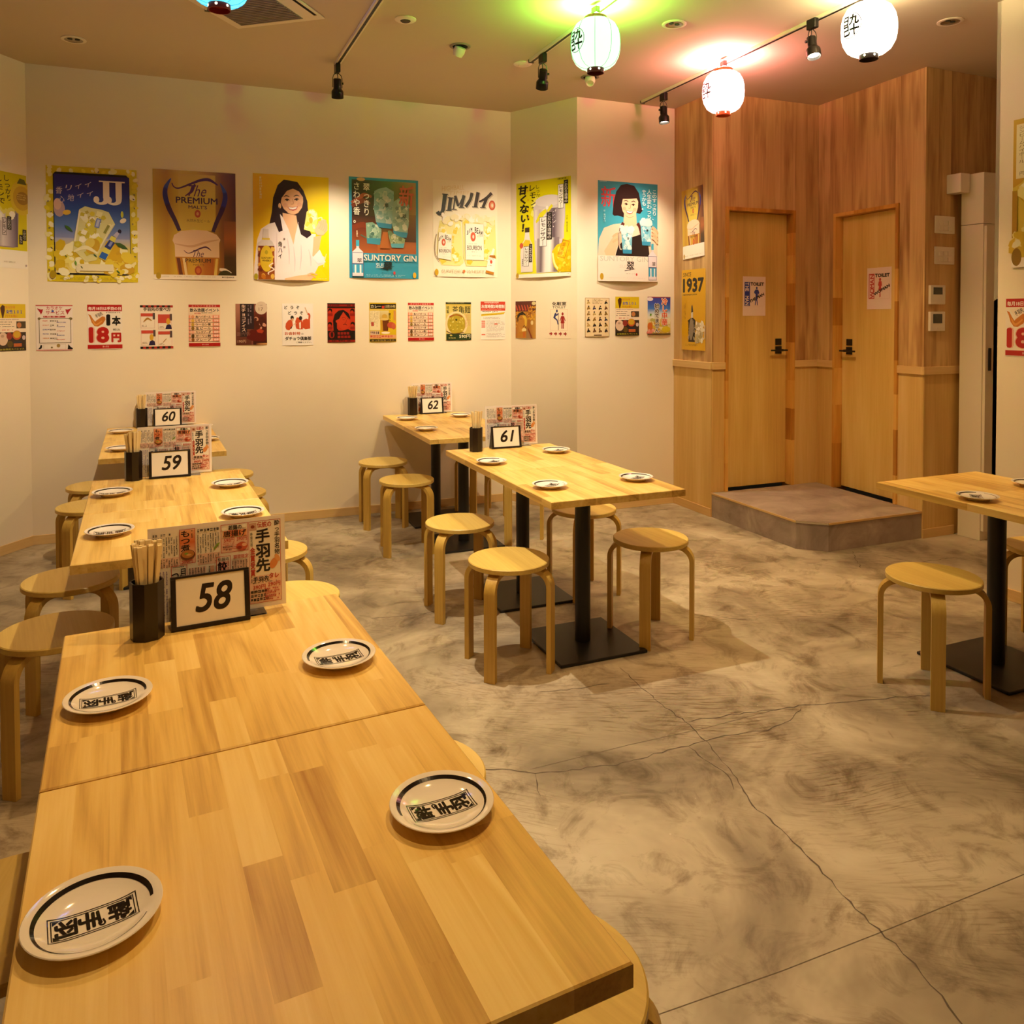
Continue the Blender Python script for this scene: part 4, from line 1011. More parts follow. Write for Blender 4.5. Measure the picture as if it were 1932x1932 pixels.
p.ell(.335, .89, .024, .03, 'e6dcb8'); p.ell(.70, .875, .03, .03, 'e6dcb8'); p.rect(.33, .845, .72, .905, 'e6dcb8'); leaf(p, .375, .875, .022, 1, '4a5a2a')
p.ell(.065, .94, .035, .035, 'a88c18'); p.scrib(.14, .965, .95, .985, 2, '7a7020', 3)
poster('poster', p, MBK, .102, 1.624, 'lemon-bordered blue poster with big white JJ letters', 'poster', GB, .006)

# 2 -- gold beer poster
def beer(p, m):
    """m: v where the picture ends above the white foot"""
    p.rect(0, 0, 1, 1, 'efe2d2'); p.gradh(0, 0, 1, m, ['c8a428', 'b8881c', 'd8b838', 'cfa82e', 'b88a2c', '84501e', '5c2c18'])
    p.gradv(.85, .45, 1, m, ['8a5020', 'a0561c', '4a3010', '3c2a10'])
    V = lambda v: v * m / .967
    p.gradv(.30, .03, .75, V(.55), ['d2b040', 'd8bc44', 'd4b438', 'd8bc48'])
    for pts in ([(.215, .08), (.155, .16), (.145, .24), (.185, .35), (.255, .46), (.31, .56)], [(.81, .10), (.862, .18), (.868, .25), (.83, .35), (.765, .46), (.715, .56)]):
        p.curve([(u, V(v)) for u, v in pts], [.012, .05, .06, .06, .052, .045], ['4050a8'] * 12 + ['322878'] * 16 + ['3a1440'] * 24)
    p.curve([(u, V(v)) for u, v in ((.225, .12), (.25, .155), (.31, .165), (.45, .12), (.58, .08), (.68, .075), (.78, .12))], [.012, .014, .018, .026, .035, .04, .012], '4c1c48')
    p.txt('The', .42, V(.13), .64, V(.235), '5a2448', .0, .42); p.curve([(.50, V(.12)), (.46, V(.19)), (.38, V(.235))], [.02, .035, .008], '5a2448')
    p.txt('PREMIUM', .27, V(.245), .775, V(.303), '3c1836', .02); p.txt("MALT'S", .42, V(.318), .645, V(.35), '3c1836', .015)
    p.ell(.53, V(.395), .036, .036, 'b8502c'); p.ell(.53, V(.395), .016, .016, 'd89a50'); p.txt('天然水生ビール', .395, V(.445), .68, V(.475), '6a5020', .005)
    p.poly([(u, V(v)) for u, v in ((.225, .65), (.245, .60), (.33, .56), (.48, .545), (.64, .55), (.76, .585), (.805, .63), (.79, .665), (.79, .81), (.255, .81), (.25, .69))], 'e8c6a6')
    p.curve([(.25, V(.68)), (.45, V(.70)), (.62, V(.66)), (.79, V(.63))], [.01, .03, .03, .01], 'd4a684')
    p.poly([(.255, V(.80)), (.79, V(.80)), (.765, V(.967)), (.285, V(.967))], 'b8761a'); p.gradh(.40, V(.81), .72, V(.967), ['c89a2c', 'd2a234', 'b46a1c', 'a85a18'])
    p.poly([(.27, V(.81)), (.31, V(.81)), (.345, V(.967)), (.30, V(.967))], '6a3414'); p.poly([(.34, V(.81)), (.375, V(.81)), (.40, V(.967)), (.37, V(.967))], 'e6c890'); p.poly([(.745, V(.81)), (.775, V(.81)), (.755, V(.967)), (.72, V(.967))], 'e0c060')
    p.curve([(.36, V(.74)), (.42, V(.765)), (.55, V(.72)), (.63, V(.705)), (.69, V(.735))], [.006, .01, .018, .022, .006], '4c1c48')
    p.txt('The', .47, V(.735), .60, V(.80), '4c1c48', .0, .42); p.txt('PREMIUM', .375, V(.815), .685, V(.85), '3c2a14', .015); p.txt("MALT'S", .47, V(.862), .60, V(.88), '6a4018'); p.ell(.53, V(.925), .043, .043, 'a8441c'); p.ell(.53, V(.925), .026, .026, 'c8682c')
p = Pr(.503, .708); beer(p, .957); p.curve([(.79, .90), (.86, .91), (.93, .94)], [.03, .05, .04], 'e8d6c0'); p.ell(.86, .97, .09, .06, '3c3414', a0=PI, a1=2 * PI, n=12); p.rect(0, .957, 1, 1, 'efe2d2')
p.ell(.055, .968, .03, .03, 'b09020'); p.scrib(.1, .97, .75, .985, 1, 'c9b8a4', 2); p.scrib(.82, .968, .98, .985, 1, '4a3a30', 6, fill=1, dens=1)
poster('poster', p, MBK, .701, 1.647, 'gold beer poster with purple curves over a foaming glass', 'poster', GB, .006)

# 3 -- yellow poster of a smiling woman
p = Pr(.502, .714); p.gradh(0, 0, 1, 1, ['e8b400', 'f0c400', 'f4d000', 'f6d800'])
HR = '2c1218'; SK = 'efb98e'
p.poly([(.20, .50), (.24, .36), (.26, .22), (.32, .10), (.40, .045), (.48, .05), (.58, .06), (.66, .14), (.71, .24), (.72, .34), (.70, .45), (.74, .52), (.76, .56), (.70, .60), (.60, .55), (.50, .46), (.38, .50), (.34, .54), (.26, .50), (.12, .56), (.08, .57)], HR)
p.poly([(.20, .47), (.34, .44), (.46, .44), (.52, .47), (.62, .46), (.70, .55), (.82, .55), (.80, .68), (.84, .74), (.94, .77), (.93, .84), (.85, .86), (.80, .93), (.58, .97), (.42, 1.0), (.0, 1.0), (.01, .85), (.05, .62), (.10, .52)], 'eedcd8')
p.poly([(.38, .36), (.56, .38), (.58, .48), (.55, .55), (.52, .66), (.46, .52), (.39, .44)], SK); p.poly([(.345, .37), (.38, .40), (.46, .52), (.39, .535), (.345, .50)], 'f4e4e0'); p.poly([(.585, .44), (.60, .47), (.59, .56), (.54, .69), (.55, .56)], 'f0dedb')
p.poly([(.24, .36), (.27, .44), (.33, .545), (.38, .53), (.345, .37)], HR); p.poly([(.60, .40), (.585, .46), (.62, .56), (.70, .595), (.76, .56), (.70, .42)], HR)
face(p, .505, .235, .155, SK, HR, -.10)
p.poly([(.34, .16), (.40, .085), (.50, .07), (.58, .09), (.65, .17), (.66, .21), (.60, .15), (.52, .125), (.44, .15), (.37, .22), (.35, .30), (.33, .30)], HR)
p.ell(.345, .295, .02, .026, SK); p.poly([(.335, .30), (.355, .34), (.345, .39), (.325, .36)], HR)
for a, b in (((.30, .55), (.28, .9)), ((.44, .60), (.46, .85)), ((.62, .66), (.60, .9)), ((.72, .70), (.75, .86)), ((.52, .68), (.53, .92)), ((.14, .6), (.1, .9))): p.curve([a, ((a[0] + b[0]) / 2 + .01, (a[1] + b[1]) / 2), b], [.004, .016, .004], 'dcc4c4')
p.poly([(.79, .58), (.90, .56), (.86, .70), (.82, .80), (.77, .76), (.78, .68)], SK); p.poly([(.77, .78), (.87, .70), (.95, .82), (.84, .84)], 'f2e4e6')
ice(p, [(.70, .34), (.74, .315), (.79, .31), (.84, .345), (.85, .40), (.81, .54), (.66, .51)], 'efe27a', ['f6f0b0', 'e8d848', 'f8f4cc'], 34, 3, .03); p.ell(.755, .42, .025, .032, 'c8b838')
p.curve([(.85, .40), (.90, .39), (.90, .45), (.84, .47)], .018, 'f4ecb0'); p.poly([(.80, .52), (.86, .43), (.93, .40), (.98, .45), (.98, .51), (.92, .56), (.84, .56)], 'f1c09a')
for k in range(4): p.curve([(.86 + .03 * k, .425 - .005 * k), (.89 + .025 * k, .46 + .01 * k), (.86 + .025 * k, .50 + .01 * k)], .022, 'eab48c')
p.poly([(.40, .985), (.58, .955), (.74, .94), (.78, .97), (.74, 1.0), (.40, 1.0)], SK); p.curve([(.70, .945), (.76, .93), (.83, .945)], .018, SK); p.curve([(.70, .955), (.77, .955), (.81, .975)], .016, 'd8a078')
p.poly([(.055, .655), (.09, .635), (.12, .615), (.125, .52), (.195, .52), (.20, .615), (.24, .635), (.265, .67), (.27, .995), (.06, .995)], 'd6c6be'); p.gradv(.06, .68, .268, .995, ['7c2c0c', 'a85414', '8a3c0c', '9c5418']); p.rect(.11, .605, .21, .622, 'd8b83a')
p.specks(.07, .70, .26, .98, 26, ['d89a2c', '6a2808', 'e0b048', 'c07018'], .014, .03, 4); p.ell(.165, .80, .083, .125, 'd8b428', n=28); p.txt('SUNTORY', .10, .785, .23, .803, '2c2410', .02); p.txt('WHISKY', .11, .81, .225, .828, '2c2410', .03); p.ell(.165, .74, .02, .02, 'b09820')
p.curve([(.25, .84), (.20, .87), (.26, .90), (.19, .93), (.19, .95)], .016, 'f4dcc8')
p.vert('角ハイ', .345, .63, .80, .06, '3a2a2a'); p.scrib(.39, .60, .42, .70, 1, '6a5050', 6, True, fill=.9); p.scrib(.085, .03, .125, .26, 1, 'f6e6a8', 9, True, fill=.9)
p.curve([(.96, .74), (.94, .80)], .008, 'f8ecb0'); p.curve([(.93, .83), (.92, .87)], .008, 'f8ecb0'); p.ell(.03, .97, .025, .03, 'b0a020'); p.scrib(.84, .98, .99, .992, 1, 'fff0b0', 4)
poster('poster', p, MBK, 1.314, 1.653, 'yellow poster of a dark-haired smiling woman raising a glass', 'poster', GB, .024)

# 4 -- blue gin poster
def ginbottle(p, u, v0, v1, w):
    h = v1 - v0
    p.rect(u - w * .14, v0, u + w * .14, v0 + h * .17, '3aa6c4'); p.rect(u - w * .12, v0 + h * .17, u + w * .12, v0 + h * .23, 'd8d0d4')
    p.poly([(u - w * .12, v0 + h * .22), (u + w * .12, v0 + h * .22), (u + w * .42, v0 + h * .31), (u + w * .5, v0 + h * .34), (u + w * .5, v1), (u - w * .5, v1), (u - w * .5, v0 + h * .34), (u - w * .42, v0 + h * .31)], 'e4d6dc')
    p.rect(u - w * .46, v0 + h * .66, u + w * .46, v0 + h * .90, '3f9fc6'); p.rect(u - w * .28, v0 + h * .68, u - w * .14, v0 + h * .92, 'f0eeec'); p.rect(u + w * .16, v0 + h * .68, u + w * .3, v0 + h * .92, 'f0eeec')
    p.rect(u - w * .5, v0 + h * .64, u + w * .5, v0 + h * .665, '4a5a80'); p.frame(u - w * .5, v0 + h * .34, u + w * .5, v1, .006, '5a6080'); p.txt('翠', u - w * .05, v0 + h * .5, u + w * .35, v0 + h * .61, '2c241c', .01)
p = Pr(.500, .709); p.rect(0, 0, 1, 1, '2f93b4'); p.gradh(.04, .025, .965, .75, ['341a18', '3a1c18', '3c3a14', '4a5a18', '8a6a20', 'a8803a'])
p.gradv(.04, .38, .40, .75, ['3a1c18', '6a2a18', '8a4424', 'a85a2c']); p.gradv(.40, .50, .965, .75, ['5a3a18', '8a4c22', 'b0622c', 'a85a2a']); p.gradv(.75, .35, .965, .63, ['8a6420', '6a3c10', '4a2c0c'])
p.ell(.17, .02, .06, .018, 'e0b878'); p.curve([(.04, .26), (.14, .21), (.22, .17), (.32, .19)], [.05, .06, .05, .03], 'a85030'); p.curve([(.04, .29), (.20, .23), (.30, .26)], [.05, .07, .03], '7c3420'); p.curve([(.05, .50), (.2, .47), (.34, .52)], [.06, .08, .04], '7a3018')
ice(p, [(.235, .45), (.33, .44), (.40, .47), (.46, .51), (.44, .66), (.25, .65)], '7fa48c', ['a8c4a8', '5c8478', 'd0dcc4', '8ab09c', '4c7468'], 50, 2, .04); p.poly([(.245, .60), (.45, .60), (.43, .665), (.25, .655)], '3a8ca0'); p.curve([(.24, .60), (.16, .57)], .015, '4a6a58')
ice(p, [(.36, .13), (.42, .105), (.53, .085), (.64, .125), (.635, .30), (.60, .50), (.42, .49), (.38, .44), (.35, .30)], '8cb0a8', ['b8c8bc', '7ca49c', 'd4d8c8', '9cbcb0', '6c988c', 'c4ccc0'], 90, 3, .05); p.poly([(.38, .44), (.61, .455), (.60, .50), (.415, .49)], '2f86a8')
ice(p, [(.63, .23), (.72, .185), (.80, .24), (.86, .25), (.855, .45), (.83, .56), (.64, .55), (.61, .45)], '8fb09c', ['b4c8b0', 'd0d8c4', '7c9c88', '9cb8a4', '6c8c78'], 70, 4, .045); p.poly([(.62, .52), (.84, .535), (.82, .585), (.65, .58)], '3890b0')
ice(p, [(.55, .52), (.63, .55), (.80, .60), (.78, .68), (.60, .69), (.56, .58)], '8ca078', ['b4bc8c', '6c845c', 'a0b088', 'c8ccb0'], 40, 5, .035); p.poly([(.59, .65), (.79, .645), (.77, .69), (.60, .69)], '58a8b8')
for u, v in ((.53, .27), (.79, .37)): p.txt('翠', u - .03, v - .02, u + .03, v + .02, '38442c', .02)
p.poly([(.475, .535), (.545, .535), (.57, .70), (.43, .70)], 'b0642e')
for cols, u, v in (('翠っきり', .245, .055), ('さわや香。', .105, .05)): p.vert(cols, u, v, v + .082 * len(cols), .10, 'f0e4cc', .015)
p.txt('新', .71, .06, .93, .27, 'c8542c', .02, .05); p.specks(.87, .27, .90, .30, 3, ['c8542c'], .01, .015, 1)
p.txt('SUNTORY GIN', .20, .765, .965, .83, 'efe2d0', .022); p.rect(.20, .824, .965, .829, '2f93b4')
p.txt('SUI', .37, .85, .475, .885, 'd8e4e0', .02); p.scrib(.37, .89, .48, .90, 1, 'd8e4e0', 2, fill=.8, dens=1); p.txt('翠', .47, .835, .60, .92, '141a1c', .03, .12); p.curve([(.44, .905), (.52, .89), (.64, .88)], [.012, .014, .003], '141a1c'); p.txt('翠ジンソーダ', .45, .938, .61, .953, '30505c'); p.ell(.635, .945, .017, .017, 'c23c3c'); p.scrib(.22, .965, .86, .99, 2, 'a8d0d8', 5); p.ell(.935, .965, .025, .03, 'd8a824')
ginbottle(p, .115, .625, .985, .16); p.scrib(.10, .53, .125, .615, 1, 'e8c8a8', 8, True, fill=.9)
poster('poster', p, MBK, 1.955, 1.676, 'blue-framed gin poster with three icy glasses', 'poster', GB, .012)

# 5 -- pale highball poster
p = Pr(.502, .706); p.rect(0, 0, 1, 1, 'f4ead2')
p.txt('HIGHBALL', .13, .05, .48, .10, 'e6d2a4', .01, .2, -.12); p.txt('TIME!', .24, .105, .55, .14, 'e8d6ac', .01, .2, -.08)
def jim(dx, dy, c):
    D = lambda pts: [(u + dx, v + dy) for u, v in pts]
    p.curve(D([(.185, .145), (.165, .25), (.145, .32), (.10, .355), (.065, .33)]), [.065, .06, .055, .045, .06], c); p.curve(D([(.27, .175), (.245, .31)]), .055, c)
    p.curve(D([(.338, .155), (.312, .295)]), .02, c); p.curve(D([(.338, .155), (.385, .262)]), .042, c); p.curve(D([(.465, .15), (.388, .265)]), .016, c); p.curve(D([(.475, .145), (.43, .275)]), .05, c)
    p.curve(D([(.60, .115), (.57, .19), (.50, .265)]), [.05, .045, .05], c); p.curve(D([(.695, .105), (.65, .26)]), [.055, .05], c)
    p.curve(D([(.91, .105), (.82, .165), (.71, .205)]), [.05, .045, .02], c); p.curve(D([(.83, .165), (.77, .262)]), [.045, .045], c)
    for u, v in ((.185, .145), (.27, .18), (.24, .312), (.315, .298), (.435, .275), (.645, .262), (.77, .265)): p.rect(u + dx - .045, v + dy - .005, u + dx + .045, v + dy + .005, c)
jim(.012, .008, 'b8a684'); jim(.004, .003, 'f4ead2'); jim(0, 0, '1e1a10')
p.ell(.915, .235, .052, .052, 'c8502c'); p.ell(.915, .235, .034, .034, 'e09468'); p.ell(.918, .235, .016, .02, 'f0e0c8')
def jar(pts, n, sd): ice(p, pts, 'ecdf92', ['f2ecc0', 'e6cf48', 'f8f2d8', 'e8d878', 'efe6a8', 'dcc43a'], n, sd, .05)
jar([(.10, .42), (.42, .40), (.46, .85), (.40, .885), (.12, .88), (.05, .76), (.07, .55)], 90, 4); jar([(.44, .36), (.96, .37), (.98, .80), (.92, .885), (.50, .885), (.46, .8)], 130, 5)
p.specks(.1, .36, .95, .45, 30, ['f6f0e0', 'f2e8c8', 'eee2b4'], .02, .05, 7)
for u0, v0, u1, v1, k in ((.06, .54, .28, .83, .022), (.485, .44, .775, .82, .0)):
    p.poly([(u0 + k, v0), (u1, v0 + k), (u1 - k * .6, v1), (u0, v1 - k)], 'f3ebdc'); w = u1 - u0; h = v1 - v0
    for i, c in enumerate('JIM BEAM'):
        if c != ' ': a = (i - 3.5) / 3.5; k_ = .032 if c == 'I' else 0; p.txt(c, u0 + w * (.07 + .11 * i + k_), v0 + h * (.09 + .10 * a * a), u0 + w * (.16 + .11 * i - k_), v0 + h * (.21 + .10 * a * a + .04 * (i >= 4)), '2c2418', .03)
    p.ell(u0 + w * .42, v0 + h * .36, w * .14, w * .17, 'cc5a38'); p.ell(u0 + w * .43, v0 + h * .36, w * .05, w * .07, 'f0d8c8'); p.scrib(u0 + w * .64, v0 + h * .31, u0 + w * .82, v0 + h * .38, 2, 'c8a878', 3); p.scrib(u0 + w * .15, v0 + h * .55, u0 + w * .75, v0 + h * .58, 1, '8a7a5c', 4)
    p.txt('BOURBON', u0 + w * .1, v0 + h * .60, u0 + w * .88, v0 + h * .73, '2c2418', .01); p.scrib(u0 + w * .3, v0 + h * .77, u0 + w * .7, v0 + h * .80, 1, '6a5a40', 5); p.scrib(u0 + w * .1, v0 + h * .88, u0 + w * .9, v0 + h * .91, 1, 'd8b890', 6)
    p.curve([(u0 + k, v0), (u0, v1 - k)], .004, 'b8a888'); p.curve([(u1, v0 + k), (u1 - k, v1)], .004, 'c8b898'); p.curve([(u0, v1 - k), (u1 - k * .6, v1)], .004, 'b8a888')
p.curve([(.05, .56), (.025, .66), (.03, .77), (.09, .84)], .01, '9a8c74'); p.txt('SUNTORY  WHISKY', .12, .925, .78, .955, 'c2b496', .0); p.ell(.46, .94, .018, .016, 'd8763a')
p.poly([(.885, .755), (.92, .69), (.95, .70), (.925, .765), (.965, .80), (.93, .965), (.805, .94), (.85, .775)], 'f2eee6'); p.poly([(.865, .765), (.955, .765), (.965, .80), (.86, .785)], 'a86a1c'); p.poly([(.805, .925), (.935, .945), (.93, .97), (.80, .95)], 'b87a1c'); p.ell(.89, .835, .02, .02, 'cc5038'); p.scrib(.85, .80, .93, .82, 1, '3a3428', 2, dens=1); p.scrib(.84, .87, .91, .885, 1, '6a6458', 4)
p.ell(.045, .955, .028, .034, 'c8a01c'); p.scrib(.13, .975, .95, .98, 1, 'b8aa90', 2)
poster('poster', p, MBK, 2.565, 1.696, 'pale cream poster with dark slanted JIM lettering and amber jars', 'poster', GB, .012)

# 6 -- lemon sour poster on the narrow wall, and its cropped twin at the left edge
def tagbox(p, u0, v0, u1, v1, t, bg, fg, bold=.02): p.rect(u0, v0, u1, v1, bg); p.frame(u0, v0, u1, v1, .006, '2a2420'); p.vert(t, (u0 + u1) / 2, v0 + .01, v1 - .01, (u1 - u0) * .78, fg, bold)
p = Pr(.517, .710); Y = 'd9d000'; p.rect(0, 0, 1, 1, 'efe9da'); p.gradv(0, 0, 1, .962, ['d6cc00', 'dcd400', 'e2dc20', 'dcd820'])
p.specks(.3, .2, .85, .35, 40, ['ece46a', 'f2ecb0', 'e6de40'], .02, .05, 3)
p.vert('甘くない！', .12, .03, .52, .19, '1a140c', .045, .1, slant=-.05); p.vert('レモンで', .29, .03, .33, .13, '1e180c', .02, .12, slant=-.05); p.vert('しっかり', .40, .04, .22, .09, '3a3414', .0, slant=-.02)
for v in (.09, .19, .29, .37): p.ell(.21 + v * .08, v, .014, .012, 'd8a41c')
p.poly([(.33, .27), (.45, .20), (.62, .16), (.78, .19), (.90, .25), (.90, .40), (.84, .70), (.76, .955), (.40, .955), (.36, .70), (.33, .45)], 'cbbfc0'); p.gradh(.36, .30, .88, .62, ['ddd4d2', 'b8a8ac', 'e0d6d4', '8c7a84', '5c4c5a', 'a89aa0', 'cfc4c4'])
p.gradh(.40, .60, .80, .95, ['a89aa0', '6a5a66', 'e6dcda', 'efe8e4', '7a6a74', '8c7c84']); p.ell(.60, .22, .24, .06, 'd8cccc'); p.poly([(.37, .42), (.44, .34), (.55, .30), (.58, .33), (.47, .40), (.38, .44)], 'd9cf20'); p.poly([(.57, .31), (.66, .26), (.69, .28), (.60, .34)], 'd9cf20'); p.ell(.58, .29, .025, .02, 'e8e0d8')
tagbox(p, .44, .38, .575, .685, 'レモンサワー', 'e6dedc', '1c1614', .02); tagbox(p, .575, .34, .67, .62, 'こだわり酒場の', '241c1c', 'e0d8d4', .01); p.specks(.68, .32, .74, .5, 12, ['e8e0e0'], .004, .008, 4)
tagbox(p, .775, .07, .875, .315, 'レモンサワー', 'ece4d8', '1c1614', .02); tagbox(p, .88, .035, .955, .27, 'こだわり酒場の', '1e1814', 'e0d8c8', .01); p.scrib(.77, .01, .96, .028, 1, '4a4414', 4, fill=1, dens=1)
p.poly([(.10, 1 - .06), (.085, .75), (.10, .66), (.16, .60), (.175, .54), (.175, .48), (.255, .48), (.255, .54), (.27, .60), (.32, .66), (.33, .94)], 'e0d8d8'); p.rect(.172, .475, .258, .525, '3a2c24'); p.poly([(.13, .64), (.18, .60), (.27, .61), (.29, .66), (.15, .68)], 'dcbc20'); p.ell(.105, .66, .035, .03, 'c8543a')
tagbox(p, .15, .67, .255, .88, 'レモンサワー', 'ece6e2', '1c1614'); tagbox(p, .255, .65, .315, .84, 'こだわり', '2a2220', 'e0d8d4'); p.scrib(.12, .80, .145, .88, 1, '2a2220', 2, True, 1, 1)
p.poly([(.68, .74), (.76, .68), (.90, .65), (1, .63), (1, .955), (.80, .955), (.72, .90), (.68, .82)], 'd9bc14'); p.curve([(.69, .76), (.73, .87), (.83, .955)], [.03, .03, .03], 'f0e89a'); p.specks(.78, .72, .98, .93, 30, ['e4cc2c', 'cfae10', 'e8d64a'], .015, .035, 5)
for a, b in (((.87, .63), (.98, .655)), ((.98, .655), (.90, .82)), ((.90, .82), (.78, .795)), ((.78, .795), (.87, .63))): p.curve([a, b], .008, 'c8761c')
p.vert('果実感', .88, .66, .79, .07, 'c8801c', .01, .2, slant=.05); p.scrib(.93, .39, .955, .6, 1, '8a8418', 7, True, 1); p.rect(0, .962, 1, 1, 'efe9da'); p.ell(.03, .975, .03, .028, 'b8941c'); p.scrib(.94, .972, .98, .985, 1, '6a6450', 3)
poster('poster', p, MJ, .059, 1.690, 'lemon-yellow sour poster on the narrow wall by the corner', 'poster', GB, .014)
p = Pr(.50, .566); k = .81; p.rect(0, 0, 1, 1, 'efe6d8'); p.gradv(0, 0, 1, k, ['d0c000', 'cdbc04', 'd2c410'])
p.vert('しっかり', .71, .03, .30, .10, '241e0c', .01, slant=-.04); p.vert('レモンで', .60, .06, .34, .11, '1e180c', .02, slant=-.04); p.poly([(.42, .42), (.88, .39), (.86, .77), (.80, .785), (.45, .785)], '8c7c88'); p.gradh(.44, .42, .86, .775, ['b0a0a8', '5c4c5c', 'd0c4c4', 'a0929c', '5a4a60']); p.specks(.45, .35, .8, .47, 16, ['e0d8d0', 'd8cc60', 'f0e8d8'], .02, .06, 2)
p.ell(.93, .245, .17, .185, 'd2b630', n=24); p.ell(.93, .25, .13, .13, 'c09a2c'); p.ell(.94, .25, .09, .07, '9a7428'); p.poly([(.86, .10), (.9, .04), (.97, .05), (1, .1)], '5a5a1c'); p.scrib(.86, .21, .99, .28, 3, 'd8b860', 6, dens=.9)
tagbox(p, .64, .48, .70, .66, 'レモン', 'c8bcbc', '1c1614'); tagbox(p, .71, .46, .77, .60, 'こだわり', '2a2220', 'd0c8c4'); tagbox(p, .93, .58, .985, .70, 'こだわり', '1e1814', 'd8d0b0'); tagbox(p, .88, .64, .93, .74, 'レモン', '2a2418', 'e0d8c8'); p.scrib(.5, .93, .9, .955, 1, 'c8bca8', 3); p.ell(.975, .965, .012, .012, 'a89a98')
poster('poster', p, ML, SLL - .297, 1.696, 'lemon-yellow sour poster cut by the left edge of the photo', 'poster', GB)

# 7 -- turquoise poster of a short-haired woman
p = Pr(.504, .717); p.rect(0, 0, 1, 1, 'f0e2d4'); p.gradv(0, 0, 1, .745, ['2f93b0', '3aa0bc', '48aac4'])
HR = '2a1416'; SK = 'f0c09a'
p.txt('新', .05, .055, .30, .26, 'c84048', .015); p.poly([(.24, .33), (.26, .20), (.30, .10), (.38, .03), (.48, .015), (.60, .03), (.68, .10), (.71, .20), (.74, .28), (.70, .31), (.60, .30), (.45, .36), (.40, .35), (.32, .34), (.27, .345)], HR)
p.poly([(.43, .30), (.63, .30), (.645, .42), (.70, .45), (.54, .50), (.36, .45), (.42, .42)], SK); p.poly([(.0, .745), (.02, .58), (.10, .47), (.25, .43), (.40, .415), (.52, .46), (.65, .43), (.85, .42), (1, .50), (1, .745)], 'eacfb6')
face(p, .525, .225, .145, SK, HR, .03); p.poly([(.36, .20), (.375, .11), (.46, .075), (.60, .08), (.69, .14), (.70, .22), (.64, .155), (.52, .165), (.41, .17), (.385, .24), (.375, .33), (.34, .34)], HR)
p.curve([(.42, .41), (.38, .46), (.36, .54)], .05, '5a2420'); p.curve([(.65, .41), (.69, .44), (.73, .53)], .05, '5a2420'); p.poly([(.37, .50), (.52, .56), (.70, .52), (.84, .62), (.86, .745), (.28, .745), (.34, .62)], '241a1a')
p.poly([(.10, .70), (.22, .58), (.30, .52), (.38, .50), (.40, .60), (.30, .66), (.27, .745), (.13, .745)], SK)
for k in range(4): p.curve([(.33, .52 + .028 * k), (.28, .535 + .028 * k), (.24, .56 + .026 * k)], .035, ('eab48c', 'f0c09a')[k % 2])
for u0, v0, c in ((.375, .48, 1), (.70, .39, 2)):
    ice(p, [(u0, v0), (u0 + .19, v0 + .0), (u0 + .175, v0 + .235), (u0 + .03, v0 + .235)], '7cc0d4', ['b8dce4', 'd4e8e8', '5cacc8', 'a0d0dc', 'e4f0ee'], 44, c, .04); p.poly([(u0 + .025, v0 + .20), (u0 + .18, v0 + .20), (u0 + .175, v0 + .24), (u0 + .032, v0 + .24)], '3390b8'); p.txt('翠', u0 + .10, v0 + .075, u0 + .135, v0 + .1, '1c2c2c', .02); p.specks(u0 + .02, v0 - .02, u0 + .17, v0 + .02, 10, ['d4e4e4', 'bcd8dc'], .025, .05, c)
p.curve([(.375, .50), (.34, .52), (.35, .66), (.38, .68)], .022, 'b8a898')
for k in range(4): p.curve([(.90, .44 + .035 * k), (.95, .46 + .035 * k), (1.0, .50 + .035 * k)], .04, ('eab48c', 'f0c09a')[k % 2])
p.rect(1.0, .4, 1.0001, .41, SK)
for t, u, v1 in (('このすっきり、', .94, .37), ('人生変わっち', .85, .36), ('ゃうかも。', .76, .27)): p.vert(t, u, .055, v1, .085, 'e4f0ee', .012)
p.scrib(.09, .29, .12, .44, 1, 'a8d8e0', 3, True, 1); p.scrib(.02, .005, .18, .02, 1, 'c8e4e8', 4, dens=1)
p.rect(0, .745, 1, 1, 'f0e2d4'); p.txt('SUNTORY GIN', .03, .75, .83, .80, 'c2beb0', .0); p.txt('SUI', .34, .835, .45, .865, 'd8d0c4'); p.txt('翠', .45, .80, .58, .89, '2a2420', .02, .1); p.curve([(.42, .895), (.5, .885), (.60, .875)], [.01, .012, .003], '2a2420'); p.scrib(.43, .92, .6, .935, 1, 'a89a90', 5); p.ell(.62, .93, .014, .014, 'c83c3c'); p.ell(.055, .955, .028, .034, 'c09a24'); p.scrib(.1, .965, .8, .975, 1, 'd8ccc0', 6)
ginbottle(p, .905, .61, .985, .15)
poster('poster', p, MW, .167, 1.656, 'turquoise poster of a short-haired woman holding two mugs', 'poster', GB, .018)

# 8, 9 -- narrow posters on the timber corner
p = Pr(.266, .502); beer(p, .81); p.rect(0, .835, 1, 1, 'efe2cf'); p.ell(.06, .96, .035, .035, 'b09020'); p.scrib(.1, .955, .95, .975, 1, 'b8a68c', 2)
poster('poster', p, MC, .122, 1.815, 'narrow gold beer poster with a white foot on the timber corner', 'poster', GB, .004, .05)
p = Pr(.295, .581); p.rect(0, 0, 1, 1, 'd9a50c'); p.txt('SINCE', .06, .035, .40, .085, '2e2410', .01); p.txt('1937', .05, .105, .93, .285, '211a10', .045); p.scrib(.05, .305, .95, .325, 1, '4a3a14', 4, fill=1, dens=.95)
p.poly([(.30, .63), (.42, .60), (.42, .52), (.44, .47), (.48, .47), (.50, .52), (.50, .60), (.60, .63), (.60, .90), (.33, .90)], '2c2620'); p.specks(.33, .64, .58, .88, 26, ['6a6258', '8a8070', '16120e', 'a89c88'], .02, .04, 3); p.ell(.44, .74, .09, .14, '8c8272'); p.rect(.42, .53, .50, .60, 'd8ccb8'); p.ell(.455, .49, .03, .05, '4a4440')
